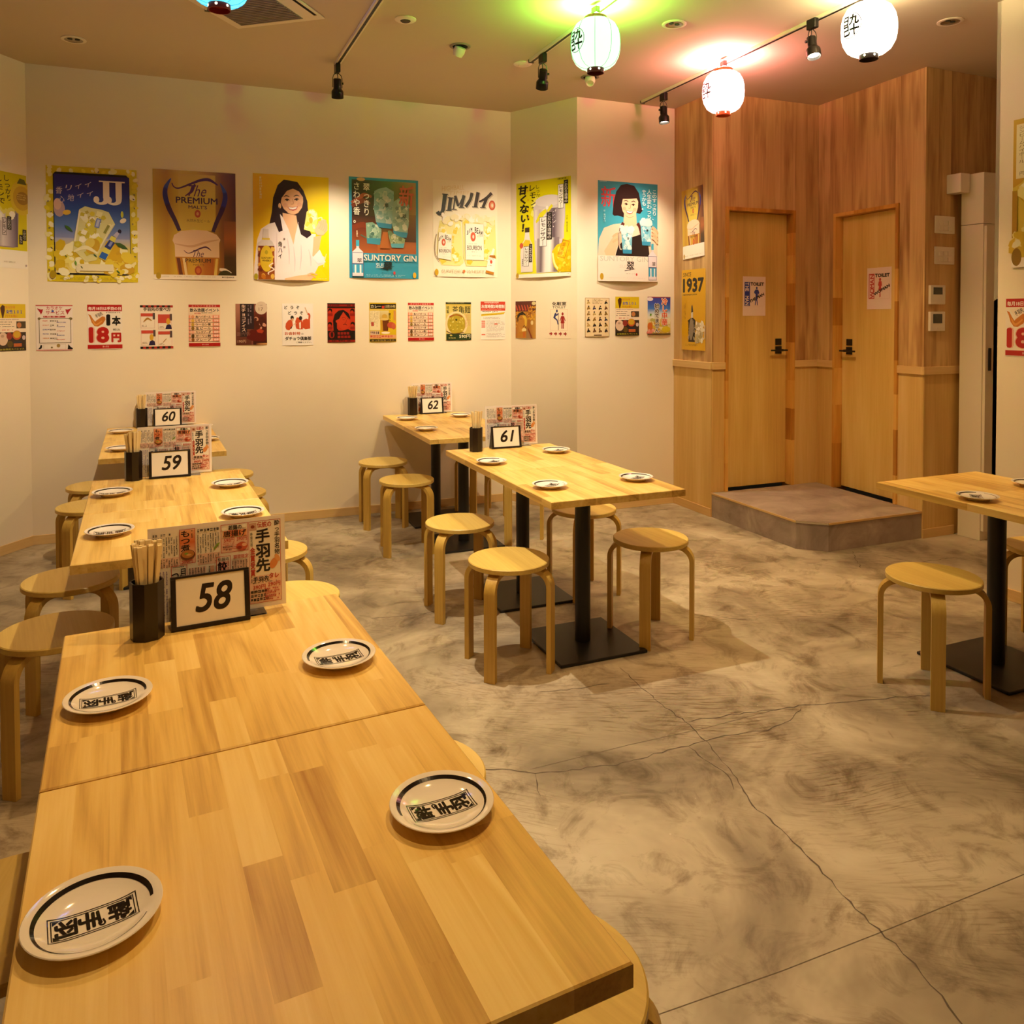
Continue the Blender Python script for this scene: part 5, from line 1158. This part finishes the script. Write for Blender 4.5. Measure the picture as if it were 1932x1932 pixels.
p.poly([(.63, .66), (.92, .66), (.90, .90), (.66, .90)], 'cdbf9c'); p.specks(.65, .66, .9, .88, 34, ['e0d6bc', 'b8a880', 'ece4d0', 'a89868'], .025, .05, 4); p.curve([(.91, .70), (.98, .71), (.97, .84), (.9, .86)], .03, 'd8ccb0')
p.scrib(.10, .42, .22, .62, 2, 'a87c10', 5, True); p.scrib(.2, .925, .75, .955, 2, '7a5c10', 6)
poster('poster', p, MC, .105, 1.158, 'yellow poster reading SINCE 1937 on the timber corner', 'poster', GB, .012)
# 10 -- tall poster at the right edge
p = Pr(.42, .714); p.rect(0, 0, 1, 1, 'f2eadc'); p.gradv(0, 0, 1, .90, ['cfa52c', 'caa02a', 'c29522', 'a87c18']); p.rect(.035, .035, .17, .40, 'efe4bc'); p.vert('ジンビームハイボール', .10, .045, .30, .085, '8a6c28'); p.txt('円', .075, .355, .13, .38, '8a6c28')
ice(p, [(.0, .46), (.10, .43), (.30, .30), (.8, .28), (.95, .5), (.9, .9), (.1, .95), (.0, .9)], 'd9c048', ['ece08c', 'd8b828', 'f2ecc0', 'caa418', 'e6d468'], 120, 6, .09); p.rect(0, .48, .06, .80, 'b08618'); p.specks(.0, .78, .2, .90, 14, ['e8d88c', 'f0e8c0', 'd0b030'], .03, .06, 7); p.rect(0, .935, 1, 1, 'f2eadc'); p.ell(.06, .93, .06, .06, '8a6a14')
poster('poster', p, MR, .090, 1.632, 'tall amber drink poster cut by the right edge of the photo', 'poster', GB, .004)

# ---- small notices
RD = 'b5201c'
def n18():
    p = Pr(.196, .281); p.rect(0, 0, 1, 1, 'f0e6d8'); p.rect(0, 0, 1, .145, RD); p.txt('毎月18日は手羽の日', .03, .045, .97, .125, 'f6ece2', .03); p.txt('手羽先何本でも', .53, .16, .95, .19, '2a1a14', .01)
    p.poly([(.02, .21), (.09, .23), (.16, .32), (.22, .38), (.30, .31), (.42, .26), (.50, .27), (.52, .33), (.44, .43), (.30, .49), (.20, .48), (.12, .40), (.07, .28)], 'c9782c'); p.curve([(.14, .34), (.24, .45), (.42, .36)], [.02, .06, .03], 'e09a48'); p.poly([(.10, .19), (.42, .145), (.50, .22), (.26, .35)], 'efe0cc'); p.txt('手羽先', .22, .185, .44, .27, '1c1410', .03, 0, -.5)
    p.txt('1', .54, .215, .655, .47, '1a1612', .05); p.txt('本', .70, .25, .96, .47, '1a1612', .045); p.txt('税込', .73, .535, .94, .585, '2a1a14', .01)
    for t, u0, v0, u1, v1 in (('18', .03, .50, .62, .855), ('円', .68, .63, .97, .845)): p.out(t, u0, v0, u1, v1, RD, 'e8b8a0', .05, .05)
    p.rect(.0, .895, 1, .985, RD); p.txt('酔っ手羽', .43, .92, .60, .96, 'f0d0c0', .01); return p
def event(k):
    p = Pr(.194, .278); p.rect(0, 0, 1, 1, 'f2cfb0'); p.rect(0, 0, 1, .06, 'b82c24')
    for i in range(9): p.txt('エブリデイ感謝祭'[i % 8], .1 + .09 * i, .012, .16 + .09 * i, .05, 'f2b8a8', .02)
    p.rect(.02, .065, .98, .23, 'f0d8bc'); p.out('飲み放題イベント', .04, .085, .97, .175, '221a14', 'f6e6d0', .04); p.txt('毎日開催', .18, .185, .38, .225, 'c83c30', .02); p.scrib(.40, .185, .9, .225, 1, '3a2418', 4, dens=.9)
    for i, t in enumerate(('角ハイボール', 'レモンサワー', 'ウーロン茶', '生ビール', 'カシスソーダ', 'ガーリン酎', 'グレープ')):
        v = .25 + .09 * i; p.rect(.0, v + .078, .98, v + .086, '4a2a1c'); p.txt(t, .22, v + .01, .70, v + .068, '2c221a', .02); p.rect(.76, v + .005, .97, v + .07, 'e88a74'); p.txt('99' if i % 2 else '88', .80, v + .012, .94, v + .062, 'f6e0d0', .02); p.ell(.13, v + .04, .05, .04, ('e09a70', 'd8b050', 'c8a040', '8a6a2c', 'e8a890', '5c4420', '8c5a28')[i]); p.rect(.0, v, .055, v + .07, 'e8977c')
    p.rect(0, .905, 1, .985, 'a81a18'); p.txt('酔っ手羽', .42, .93, .62, .96, 'e8b8a8', .01); return p
def quiz():
    p = Pr(.194, .281); p.rect(0, 0, 1, 1, 'f0e2d0')
    for v in (.0, .945):
        for i in range(12): p.rect(i / 12, v, (i + 1) / 12, v + .05, ('20180f', 'b03024')[i % 2])
    p.out('手羽先の食べ方', .10, .045, .93, .135, '30241c', 'd8c8b4', .03)
    for i, (u, v) in enumerate(((.02, .185), (.54, .21), (.03, .575), (.54, .60))):
        p.frame(u, v, u + .42, v + .34, .006, 'c88a70'); p.rect(u, v, u + .38, v + (.07 if i != 1 else .20), 'c84c3c'); p.rect(u + .36, v - .01, u + .43, v + .14, '5a4a48')
        if i in (1, 2):
            p.poly([(u + .22, v + .34), (u + .26, v + .25), (u + .33, v + .22), (u + .40, v + .25), (u + .42, v + .34)], '2c2448'); p.ell(u + .31, v + .16, .06, .075, 'd8a838')
        else: p.curve([(u + .08, v + .20), (u + .2, v + .12), (u + .33, v + .17)] if i == 0 else [(u + .15, v + .25), (u + .25, v + .17)], [.02, .07, .02] if i == 0 else .02, 'a87a2c')
        p.scrib(u + .03, v + .27, u + .2, v + .32, 2, '8a6a50', i)
    return p
def coupons():
    p = Pr(.200, .282); p.rect(0, 0, 1, 1, 'f2e6dc'); p.rect(.0, .0, 1, .025, 'c84c48'); p.rect(.0, .98, .96, .995, 'c84c48')
    p.out('カラオケ', .28, .03, .72, .11, 'b82c34', 'f4d8d0', .01); p.out('サービス', .27, .12, .77, .21, 'b82c34', 'f4d8d0', .01); p.ell(.455, .135, .035, .025, '4858b0')
    for s in (0, 1): W = lambda pts: [((u if not s else 1 - u), v) for u, v in pts]; p.poly(W([(.03, .07), (.14, .10), (.20, .09), (.18, .15), (.14, .21), (.11, .16)]), 'b02430')
    p.rect(.20, .24, .80, .275, 'b82c34'); p.scrib(.23, .245, .77, .27, 1, 'f2d8d0', 4, fill=1); p.frame(.08, .285, .95, .835, .014, '6a5a40'); p.ell(.09, .30, .04, .03, '7a6a40'); p.ell(.94, .30, .05, .03, '7a6a40'); p.rect(.11, .31, .92, .82, 'f2e6dc')
    for i, (a, b) in enumerate((('d0583c', '5a4a9a'), ('d88a6a', '5a4a9a'), ('5a5aa0', 'd0643c'), ('5a5aa0', '5a5aa0'), ('d8843c', 'd0583c'))):
        v = .335 + .095 * i; p.scrib(.18, v, .38, v + .03, 1, a, i, fill=1, dens=.95); p.scrib(.38, v, .62, v + .04, 1, '5a4a2c', i + 9, fill=1, dens=.95); p.scrib(.56, v + .035, .82, v + .06, 1, b, i + 5, fill=1, dens=.95)
    p.poly([(.05, .96), (.10, .92), (.12, .87), (.16, .88), (.15, .94), (.10, .965)], '1c1814'); p.poly([(.85, .97), (.87, .86), (.93, .92), (.99, .95), (.99, .975)], '1c1814'); p.ell(.6, .89, .05, .04, 'a88c48'); p.ell(.42, .93, .03, .02, '8a7a48'); p.frame(.2, .86, .8, .965, .004, 'a89a80'); return p
def choco():
    p = Pr(.200, .276); p.rect(0, 0, 1, 1, '7a4438'); p.gradv(0, 0, .5, 1, ['b07a68', '9a6450', '6a3a2c', '5a2c20']); p.gradv(.55, .2, 1, 1, ['6a2c20', '4a1810', '5a2414', '38140c']); p.rect(.14, .0, .585, .62, '2c2024'); p.rect(.14, .6, .36, .8, '2c2024')
    p.vert('生チョコアイス', .255, .02, .68, .15, 'ecc8b4', .02); p.scrib(.39, .04, .55, .60, 2, 'a89098', 4, True); p.ell(.82, .10, .20, .16, 'd8c4ae'); p.txt('17', .74, .09, .88, .17, '6a4a38'); p.scrib(.74, .03, .9, .06, 1, '8a6a50', 3); p.poly([(.34, .84), (.42, .68), (.52, .62), (.60, .66), (.72, .60), (.9, .68), (.98, .82), (.9, .92), (.5, .90)], '5a1410'); p.poly([(.66, .64), (.78, .60), (.90, .66), (.85, .72), (.70, .70)], 'a83820'); p.specks(.62, .3, .95, .6, 12, ['8a4a38', 'c89078', '4a2018'], .03, .06, 3)
    p.txt('190円', .06, .88, .32, .95, 'd8b090', .0); p.scrib(.04, .70, .55, .78, 3, 'b08070', 8); p.gradh(.65, .955, 1, 1, ['6a3418', 'd8a060']); return p
def bow():
    p = Pr(.207, .286); p.rect(0, 0, 1, 1, 'f2eae2'); O = 'c8502c'
    for i, c in enumerate('どうぞ'):
        p.txt(c, .07 + .19 * i, .055, .17 + .19 * i, .135, '241c16', .03); p.txt(c, .19 + .19 * i, .185, .29 + .19 * i, .265, '241c16', .03)
    p.poly([(.10, .56), (.12, .47), (.20, .40), (.30, .38), (.33, .45), (.34, .53), (.28, .60), (.22, .64), (.13, .62)], O); p.ell(.32, .34, .055, .05, '2a2418'); p.ell(.33, .39, .035, .04, 'd8a880'); p.poly([(.24, .60), (.33, .53), (.30, .60)], '2c1c18')
    p.poly([(.43, .55), (.42, .42), (.47, .33), (.60, .35), (.66, .45), (.66, .62), (.52, .62), (.45, .60)], O); p.ell(.59, .35, .055, .05, '2c241c'); p.poly([(.54, .46), (.60, .44), (.60, .60), (.55, .60)], 'efe0d0'); p.poly([(.66, .40), (.78, .36), (.90, .40), (.90, .60), (.75, .62), (.66, .58)], O); p.curve([(.86, .42), (.88, .28), (.82, .24)], .06, O); p.curve([(.81, .23), (.77, .15), (.735, .09)], [.035, .03, .03], 'd8b48c'); p.curve([(.36, .50), (.46, .47)], .02, 'd8a880')
    p.txt('お会計時', .08, .675, .58, .755, O, .02); p.txt('の', .61, .71, .68, .75, '4a3a30'); p.txt('ダチョウ倶楽部', .09, .79, .93, .885, '1c1612', .035); p.txt('ご準備ください。', .44, .91, .94, .95, '4a4038', .0); return p
def redface():
    p = Pr(.193, .275); p.rect(0, 0, 1, 1, '1c0e0c'); R, R2 = 'b83018', '8a1c14'
    for v in (.03, .935): p.rect(.0, v, 1, v + .055, R2); p.scrib(.02, v + .008, .98, v + .05, 1, '1c0e0c', int(v * 99), fill=1, dens=.7)
    p.rect(.01, .13, .99, .70, R)
    for u, v in ((.1, .16), (.9, .16), (.09, .5), (.91, .5)): p.ell(u, v + .05, .08, .06, '8a2414'); p.ell(u, v + .025, .075, .05, '1c0e0c'); p.ell(u - .01, v + .065, .05, .04, 'b83018'); p.rect(u - .09, v + .10, u + .09, v + .17, R2)
    p.poly([(.22, .70), (.20, .45), (.26, .28), (.40, .19), (.58, .17), (.75, .25), (.82, .36), (.82, .42), (.70, .33), (.58, .22), (.48, .32), (.42, .40), (.34, .44), (.34, .64), (.45, .74), (.2, .74)], '1c0e0c')
    p.poly([(.56, .23), (.68, .34), (.80, .45), (.82, .55), (.74, .62), (.64, .68), (.52, .67), (.42, .60), (.38, .52), (.30, .48), (.30, .44), (.42, .40), (.48, .33)], 'bf3a1c')
    p.curve([(.52, .38), (.60, .36), (.66, .39)], .014, '5a140c'); p.curve([(.70, .39), (.76, .40)], .014, '5a140c'); p.curve([(.54, .42), (.62, .42)], .012, '5a140c'); p.curve([(.68, .42), (.66, .50), (.62, .50)], .012, '7a1c10'); p.curve([(.56, .55), (.64, .53), (.70, .56)], .022, '4a100a'); p.poly([(.10, .74), (.30, .69), (.52, .70), (.74, .66), (.92, .72), (.98, .80), (.1, .80)], '1c0e0c')
    for i in range(4): p.rect(.36 + .11 * i, .735, .45 + .11 * i, .80, R2); p.rect(.36 + .12 * i, .825, .46 + .12 * i, .89, R2)
    p.ell(.15, .80, .10, .09, R2); p.ell(.16, .80, .04, .07, '1c0e0c'); return p
def curry():
    p = Pr(.195, .281); p.rect(0, 0, 1, 1, 'd2b018'); p.rect(.03, .03, .99, .155, '18140c'); p.txt('カレー', .06, .055, .44, .13, 'efe2c0', .02); p.rect(.47, .08, .56, .145, 'c83c2c'); p.txt('は飲み物', .58, .055, .96, .13, 'e0c890', .01); p.scrib(.04, .165, .97, .185, 1, 'f2e6c0', 2, dens=.95)
    p.rect(.02, .20, .40, .70, 'e6d6a8'); p.scrib(.05, .22, .36, .62, 7, 'a89468', 4, True); p.rect(.07, .49, .17, .59, 'b04a3c'); p.gradv(.38, .2, .72, .42, ['d8c890', 'c8a858']); p.poly([(.40, .42), (.73, .42), (.69, .72), (.45, .72)], '6a3410'); p.poly([(.40, .42), (.48, .42), (.51, .72), (.45, .72)], 'c09028'); p.ell(.565, .35, .1, .06, 'c8a040'); p.ell(.56, .42, .165, .03, 'd8b868'); p.vert('飲むカレー', .76, .26, .52, .10, '20180c', .02); p.rect(.90, .2, .98, .45, 'c88a48'); p.ell(.80, .57, .14, .08, 'b84c34'); p.ell(.9, .6, .08, .08, 'c05a3c')
    p.rect(.03, .72, .38, .815, 'd8b8a0'); p.scrib(.05, .73, .36, .8, 3, '4a3428', 7, True, 1); p.ell(.6, .765, .16, .03, 'f0e0c8'); p.rect(.02, .82, .98, .91, 'd8a070'); p.scrib(.04, .83, .95, .9, 1, 'c0503c', 9, fill=1, dens=1); p.rect(.02, .925, .98, .985, '20180a'); p.txt('酔っ手羽 酔っ手羽', .08, .94, .92, .975, 'c8a85c'); return p
def noodles():
    p = Pr(.197, .281); p.rect(0, 0, 1, 1, 'd3bf6c'); p.rect(0, 0, 1, .05, '24301c'); p.scrib(.08, .01, .9, .04, 1, 'b8b078', 3, dens=.95); p.gradv(0, .05, 1, .32, ['c8b048', 'd8c878']); p.txt('茶亀麺', .26, .10, .97, .29, '262c14', .01); p.vert('特製', .08, .10, .3, .10, '26301c', .02); p.ell(.42, .57, .44, .33, 'e2cf9c', n=26); p.ell(.42, .57, .36, .28, 'b09a2c'); p.specks(.16, .42, .68, .74, 40, ['c8b84a', '9a8a24', 'd8cc70', 'a8982c'], .025, .06, 4, .3); p.ell(.41, .46, .04, .025, '3a3c14'); p.curve([(.14, .38), (.42, .33), (.66, .38)], .03, '9a3a28'); p.curve([(.03, .76), (.3, .83), (.7, .79)], .03, '5a3c1c')
    p.scrib(.75, .3, .97, .68, 4, 'd09a7a', 6, True); p.rect(.02, .83, 1, 1, '26381c'); p.txt('590円', .52, .85, .96, .95, 'eee4c0', .02); p.ell(.2, .87, .05, .02, 'c8b860'); p.txt('茶亀麺', .10, .92, .38, .955, 'c8b860'); return p
def rules():
    p = Pr(.197, .287); p.rect(0, 0, 1, 1, 'f3ebdf'); p.rect(0, .0, 1, .24, 'c8402c'); p.scrib(.15, .015, .9, .05, 1, 'f6e6da', 3, fill=1, dens=1); p.out('お席時間2時間制', .03, .08, .97, .18, 'f8eee4', '8c2418', .035, .03); p.scrib(.05, .205, .95, .235, 1, 'e8b09a', 5, dens=.9); p.scrib(.05, .25, .9, .29, 1, '6a4a30', 4, fill=1, dens=.9); p.poly([(.02, .33), (.99, .28), (.94, .33), (.02, .385)], 'd8b81c'); p.scrib(.06, .335, .9, .35, 1, '4a3c10', 6, dens=1)
    for v in (.5, .55, .60, .65, .85): p.rect(.03, v, .18, v + .03, 'd86a54')
    p.scrib(.1, .41, .93, .47, 2, '6a5c50', 7, dens=.9); p.scrib(.23, .5, .97, .80, 9, 'a0948a', 8, dens=.9); p.scrib(.23, .83, .97, .95, 4, 'a0948a', 9, dens=.9); p.rect(.55, .575, .68, .605, 'd86a54'); return p
def man():
    p = Pr(.201, .277); p.rect(0, 0, 1, 1, 'b07a24'); p.gradh(0, .25, 1, 1, ['a8641c', 'c8902c', '9a5c1c', 'c09040']); p.rect(0, 0, 1, .28, '5a241c')
    for i in range(6): p.curve([(.02 + .14 * i, .1), (.10 + .14 * i, .25)], [.03, .08], ('c05038', 'b84430')[i % 2])
    p.ell(.9, .06, .1, .05, 'd8c890'); p.specks(.6, .15, .98, .5, 40, ['d8a030', '8a4c14', 'c8901c'], .02, .04, 4); p.specks(.0, .3, .12, .7, 14, ['d0982c', '8a5418'], .02, .04, 5)
    p.poly([(.10, .50), (.10, .40), (.18, .32), (.36, .28), (.50, .35), (.56, .42), (.30, .38), (.16, .46), (.14, .56)], '20160e'); p.poly([(.14, .46), (.24, .38), (.42, .36), (.56, .44), (.58, .58), (.54, .70), (.42, .78), (.28, .74), (.18, .64)], 'b87c24'); p.poly([(.34, .40), (.50, .38), (.58, .50), (.56, .66), (.48, .70), (.46, .5)], 'd8b038'); p.curve([(.2, .48), (.34, .48)], .016, '3a2410'); p.curve([(.38, .70), (.46, .66), (.54, .74)], .025, '4a2c10'); p.ell(.44, .78, .11, .06, 'e6cf8c'); p.poly([(.12, .84), (.54, .80), (.55, 1.0), (.14, 1.0)], 'b87a1c'); p.poly([(.38, .84), (.5, .83), (.5, .98), (.4, .98)], 'c0641c'); p.poly([(.56, .74), (.70, .86), (.82, 1.0), (.56, 1.0)], '9a7448'); p.poly([(.6, .7), (.66, .74), (.86, 1.0), (.78, 1.0)], '7a2c18'); p.ell(.82, .58, .06, .06, 'e0c890'); return p
def wc():
    p = Pr(.209, .281); p.rect(0, 0, 1, 1, 'efe0c8'); p.txt('化粧室', .20, .055, .82, .15, '1c1810', .04); p.txt('TOILET', .21, .165, .80, .225, '2a2418', .015); p.frame(.12, .245, .88, .79, .008, 'd8a890'); B, R = '2a2c6c', '9a1c18'
    p.ell(.41, .29, .04, .04, B); p.poly([(.35, .325), (.31, .36), (.25, .46), (.27, .475), (.40, .535), (.44, .64), (.475, .635), (.44, .515), (.34, .46), (.37, .41), (.42, .415), (.48, .365), (.46, .335), (.41, .38)], B); p.rect(.468, .34, .488, .78, '5a2c24'); p.ell(.66, .365, .045, .04, R); p.poly([(.60, .42), (.72, .42), (.79, .54), (.77, .555), (.71, .475), (.75, .605), (.71, .605), (.71, .745), (.67, .745), (.67, .61), (.65, .61), (.65, .745), (.61, .745), (.61, .605), (.57, .605), (.61, .475), (.55, .555), (.53, .54)], R)
    for i in range(4): u = .14 + .21 * i; p.poly([(u - .065, .855), (u, .855), (u, .815), (u + .075, .875), (u, .935), (u, .895), (u - .065, .895)], R)
    return p
def hand():
    p = Pr(.199, .279); p.rect(0, 0, 1, 1, 'e6cfa4'); p.frame(.0, .0, 1, 1, .014, '8a6a48'); r = random.Random(5)
    for j in range(6):
        for i in range(4):
            if j == 0 and i in (1, 2): continue
            u, v = .14 + .24 * i, .11 + .145 * j; c = r.choice(['2c2a2c', '8a6a30', '3a3454', '6a4428', 'b89a5c', '1c1c1c']); k = r.random() * 3
            p.poly([(u - .07, v + .04), (u - .03, v - .02), (u + .0, v - .05 * r.random()), (u + .06, v + .01), (u + .07, v + .045), (u + .01, v + .03), (u - .02, v + .055)], c); p.ell(u + .02 * k - .03, v - .035, .028, .02, r.choice(['2c2018', 'b8925c', '5a4430']))
    p.scrib(.3, .03, .72, .17, 4, '7a5c40', 4, fill=.5, dens=.7); p.rect(.35, .945, .67, .965, '4a3424'); return p
def set_():
    p = Pr(.201, .281); p.rect(0, 0, 1, 1, 'efdcc4'); p.rect(0, .0, 1, .30, 'd9bc1c'); p.poly([(.10, .08), (.18, .02), (.26, .05), (.26, .14), (.20, .30), (.17, .30), (.12, .16)], '4a2818'); p.txt('毎日お得', .28, .04, .62, .10, 'd0703c', .01); p.txt('女性１０１', .30, .125, .88, .205, '3a48b0', .035); p.txt('円でお得に', .28, .225, .72, .285, 'c86a30', .01); p.scrib(.04, .325, .95, .35, 1, '2a2018', 3, dens=.9); p.scrib(.04, .375, .6, .52, 3, '2a2018', 4, fill=.4, dens=.9); p.rect(.66, .37, 1, .52, '4a3c2c'); p.ell(.76, .45, .08, .06, 'c07a48'); p.scrib(.1, .54, .6, .57, 1, 'd87a68', 5, fill=1)
    p.rect(0, .60, 1, .92, '33261e'); p.ell(.18, .74, .17, .14, 'd8bca4'); p.ell(.16, .68, .06, .03, 'b89880'); p.ell(.40, .68, .10, .08, '8c3028'); p.ell(.67, .665, .16, .10, 'b8542c'); p.ell(.67, .65, .13, .075, 'caa028'); p.rect(.55, .80, .84, .91, 'b85c2c'); p.rect(.55, .79, .84, .84, '2c2c3c'); p.ell(.92, .72, .06, .05, 'c8b0b0'); p.ell(.42, .85, .1, .07, '5a4818'); p.rect(0, .92, 1, 1, '1a160c'); p.txt('女性限定スペシャル', .06, .94, .94, .98, 'c8b838', .01); return p
def cold():
    p = Pr(.200, .281); p.gradv(0, 0, 1, .62, ['3a3a98', '3450b8', '3c78d0', 'd8e0e0', 'efe6c4']); p.gradv(0, .58, 1, 1, ['eadcb0', 'd8c068', 'c8a84c']); p.rect(0, .0, .98, .03, '8a3858'); p.ell(.1, .06, .14, .05, 'efe0e0'); p.specks(.05, .6, .95, .95, 50, ['e6d898', 'd8b838', 'c8a040', 'efe6c0', 'b8b060'], .04, .09, 3, .5); p.ell(.10, .78, .11, .11, 'c86a28'); p.ell(.8, .86, .2, .08, 'd8c028'); p.specks(.0, .88, .25, .97, 8, ['d88070', 'e0a090'], .04, .06, 4); p.rect(0, .965, 1, 1, '4a3820'); p.ell(.13, .47, .04, .03, '5a9a30')
    p.vert('冷し中華', .73, .03, .76, .27, 'd8502c', .03, 0, 'f6e6d8'); p.vert('始めてません', .40, .17, .95, .22, '1c1814', .03, 0, 'f6f0e4'); return p
def wcdoor(t, col, wm):
    p = Pr(.200, .281) if t != 'WOMAN' else Pr(.214, .281); p.rect(0, 0, 1, 1, 'f2dcd2'); p.rect(.07, .14, .31, .75, col if t != 'WOMAN' else 'ecd0c8')
    if t == 'WOMAN': p.frame(.07, .14, .31, .75, .03, col)
    n = len(t); lw = .58 / n
    for i, c in enumerate(t):
        if c == ' ': continue
        V, F = glyphs(c, .03); fg = 'f2dcd2' if t != 'WOMAN' else col
        if t != 'WOMAN': p._add([(.11 + (y) * .22, .155 + lw * i + x * lw * 1.35, d) for x, y, d in V], [f[::-1] for f in F], fg)
        else: p._add([(.28 - y * .22, .735 - lw * i - x * lw * 1.35, d) for x, y, d in V], [f[::-1] for f in F], fg)
    p.txt('TOILET', .33, .145, .93, .235, '1a1210', .055)
    if t != 'WOMAN':
        p.ell(.61, .29, .035, .035, col); p.poly([(.55, .33), (.67, .33), (.72, .40), (.70, .47), (.66, .42), (.66, .51), (.63, .56), (.66, .73), (.63, .73), (.60, .60), (.56, .73), (.53, .73), (.56, .56), (.56, .45), (.50, .42), (.49, .39)], col)
    else:
        p.ell(.54, .29, .045, .04, col); p.poly([(.49, .33), (.60, .33), (.62, .43), (.58, .47), (.62, .53), (.56, .56), (.57, .70), (.52, .72), (.53, .57), (.47, .54), (.50, .46), (.46, .42)], col)
    p.txt('THE MAN' if t != 'WOMAN' else 'WOMAN', .26, .50, .96, .58, '1a1210', .05, 0, -.42); p.frame(.07, .14, .94, .755, .005, 'd8b0a4'); return p
NT = [(coupons(), .036, 1.196, 'red and white notice with birds, leftmost on the back wall'), (n18(), .317, 1.200, 'notice in large red figures 18 on the back wall'), (quiz(), .617, 1.198, 'four-panel comic notice with red headings'),
      (event(1), .905, 1.206, 'pink event price list between the comic and the dark brown notice'), (choco(), 1.196, 1.215, 'dark brown chocolate ice notice'), (bow(), 1.496, 1.208, 'white notice of three bowing men in red jackets'),
      (redface(), 1.800, 1.223, 'red and black notice with a large printed face'), (curry(), 2.093, 1.222, 'yellow notice of a brown drink in a glass'), (event(2), 2.374, 1.225, 'pink event price list between the yellow and the green notice'),
      (noodles(), 2.659, 1.228, 'green-brown noodle bowl notice priced 590'), (rules(), 2.932, 1.229, 'white notice with a red heading and yellow ribbon')]
for p, s0, zb, lab in NT: poster('notice', p, MBK, s0, zb, lab, 'notice', GS, .003)
poster('notice', man(), MJ, .048, 1.240, 'brown notice of a man drinking beer on the narrow wall', 'notice', GS, .004); poster('notice', wc(), MJ, .361, 1.242, 'white toilet sign with blue and red figures and four red arrows', 'notice', GS)
poster('notice', hand(), MW, .063, 1.256, 'cream notice with rows of tiny figures', 'notice', GS, .004); poster('notice', set_(), MW, .312, 1.263, 'yellow-topped dark food notice right of the cream one', 'notice', GS, .005); poster('notice', cold(), MW, .587, 1.265, 'blue and red cold noodle notice beside the timber corner', 'notice', GS, .005)
poster('notice', set_(), ML, SLL - .02, 1.201, 'yellow-topped dark food notice cut by the left edge', 'notice', GS); poster('notice', n18(), MR, .063, 1.200, 'notice in red figures 18 cut by the right edge of the photo', 'notice', GS)
for p, M, s0, zb, lab in ((wcdoor('THE MAN', '2c3c98', 0), MD1, .30, 1.404, 'paper toilet sign in blue reading THE MAN on the left door'), (wcdoor('WOMAN', 'c04040', 1), MD2, .430, 1.447, 'paper toilet sign in red reading WOMAN on the right door')):
    poster('door_sign', p, M @ Matrix.Translation((0, 0, -.0518)), s0, zb, lab, 'sign', 'paper signs on the restroom doors')
bpy.data.scenes.remove(_tsc)
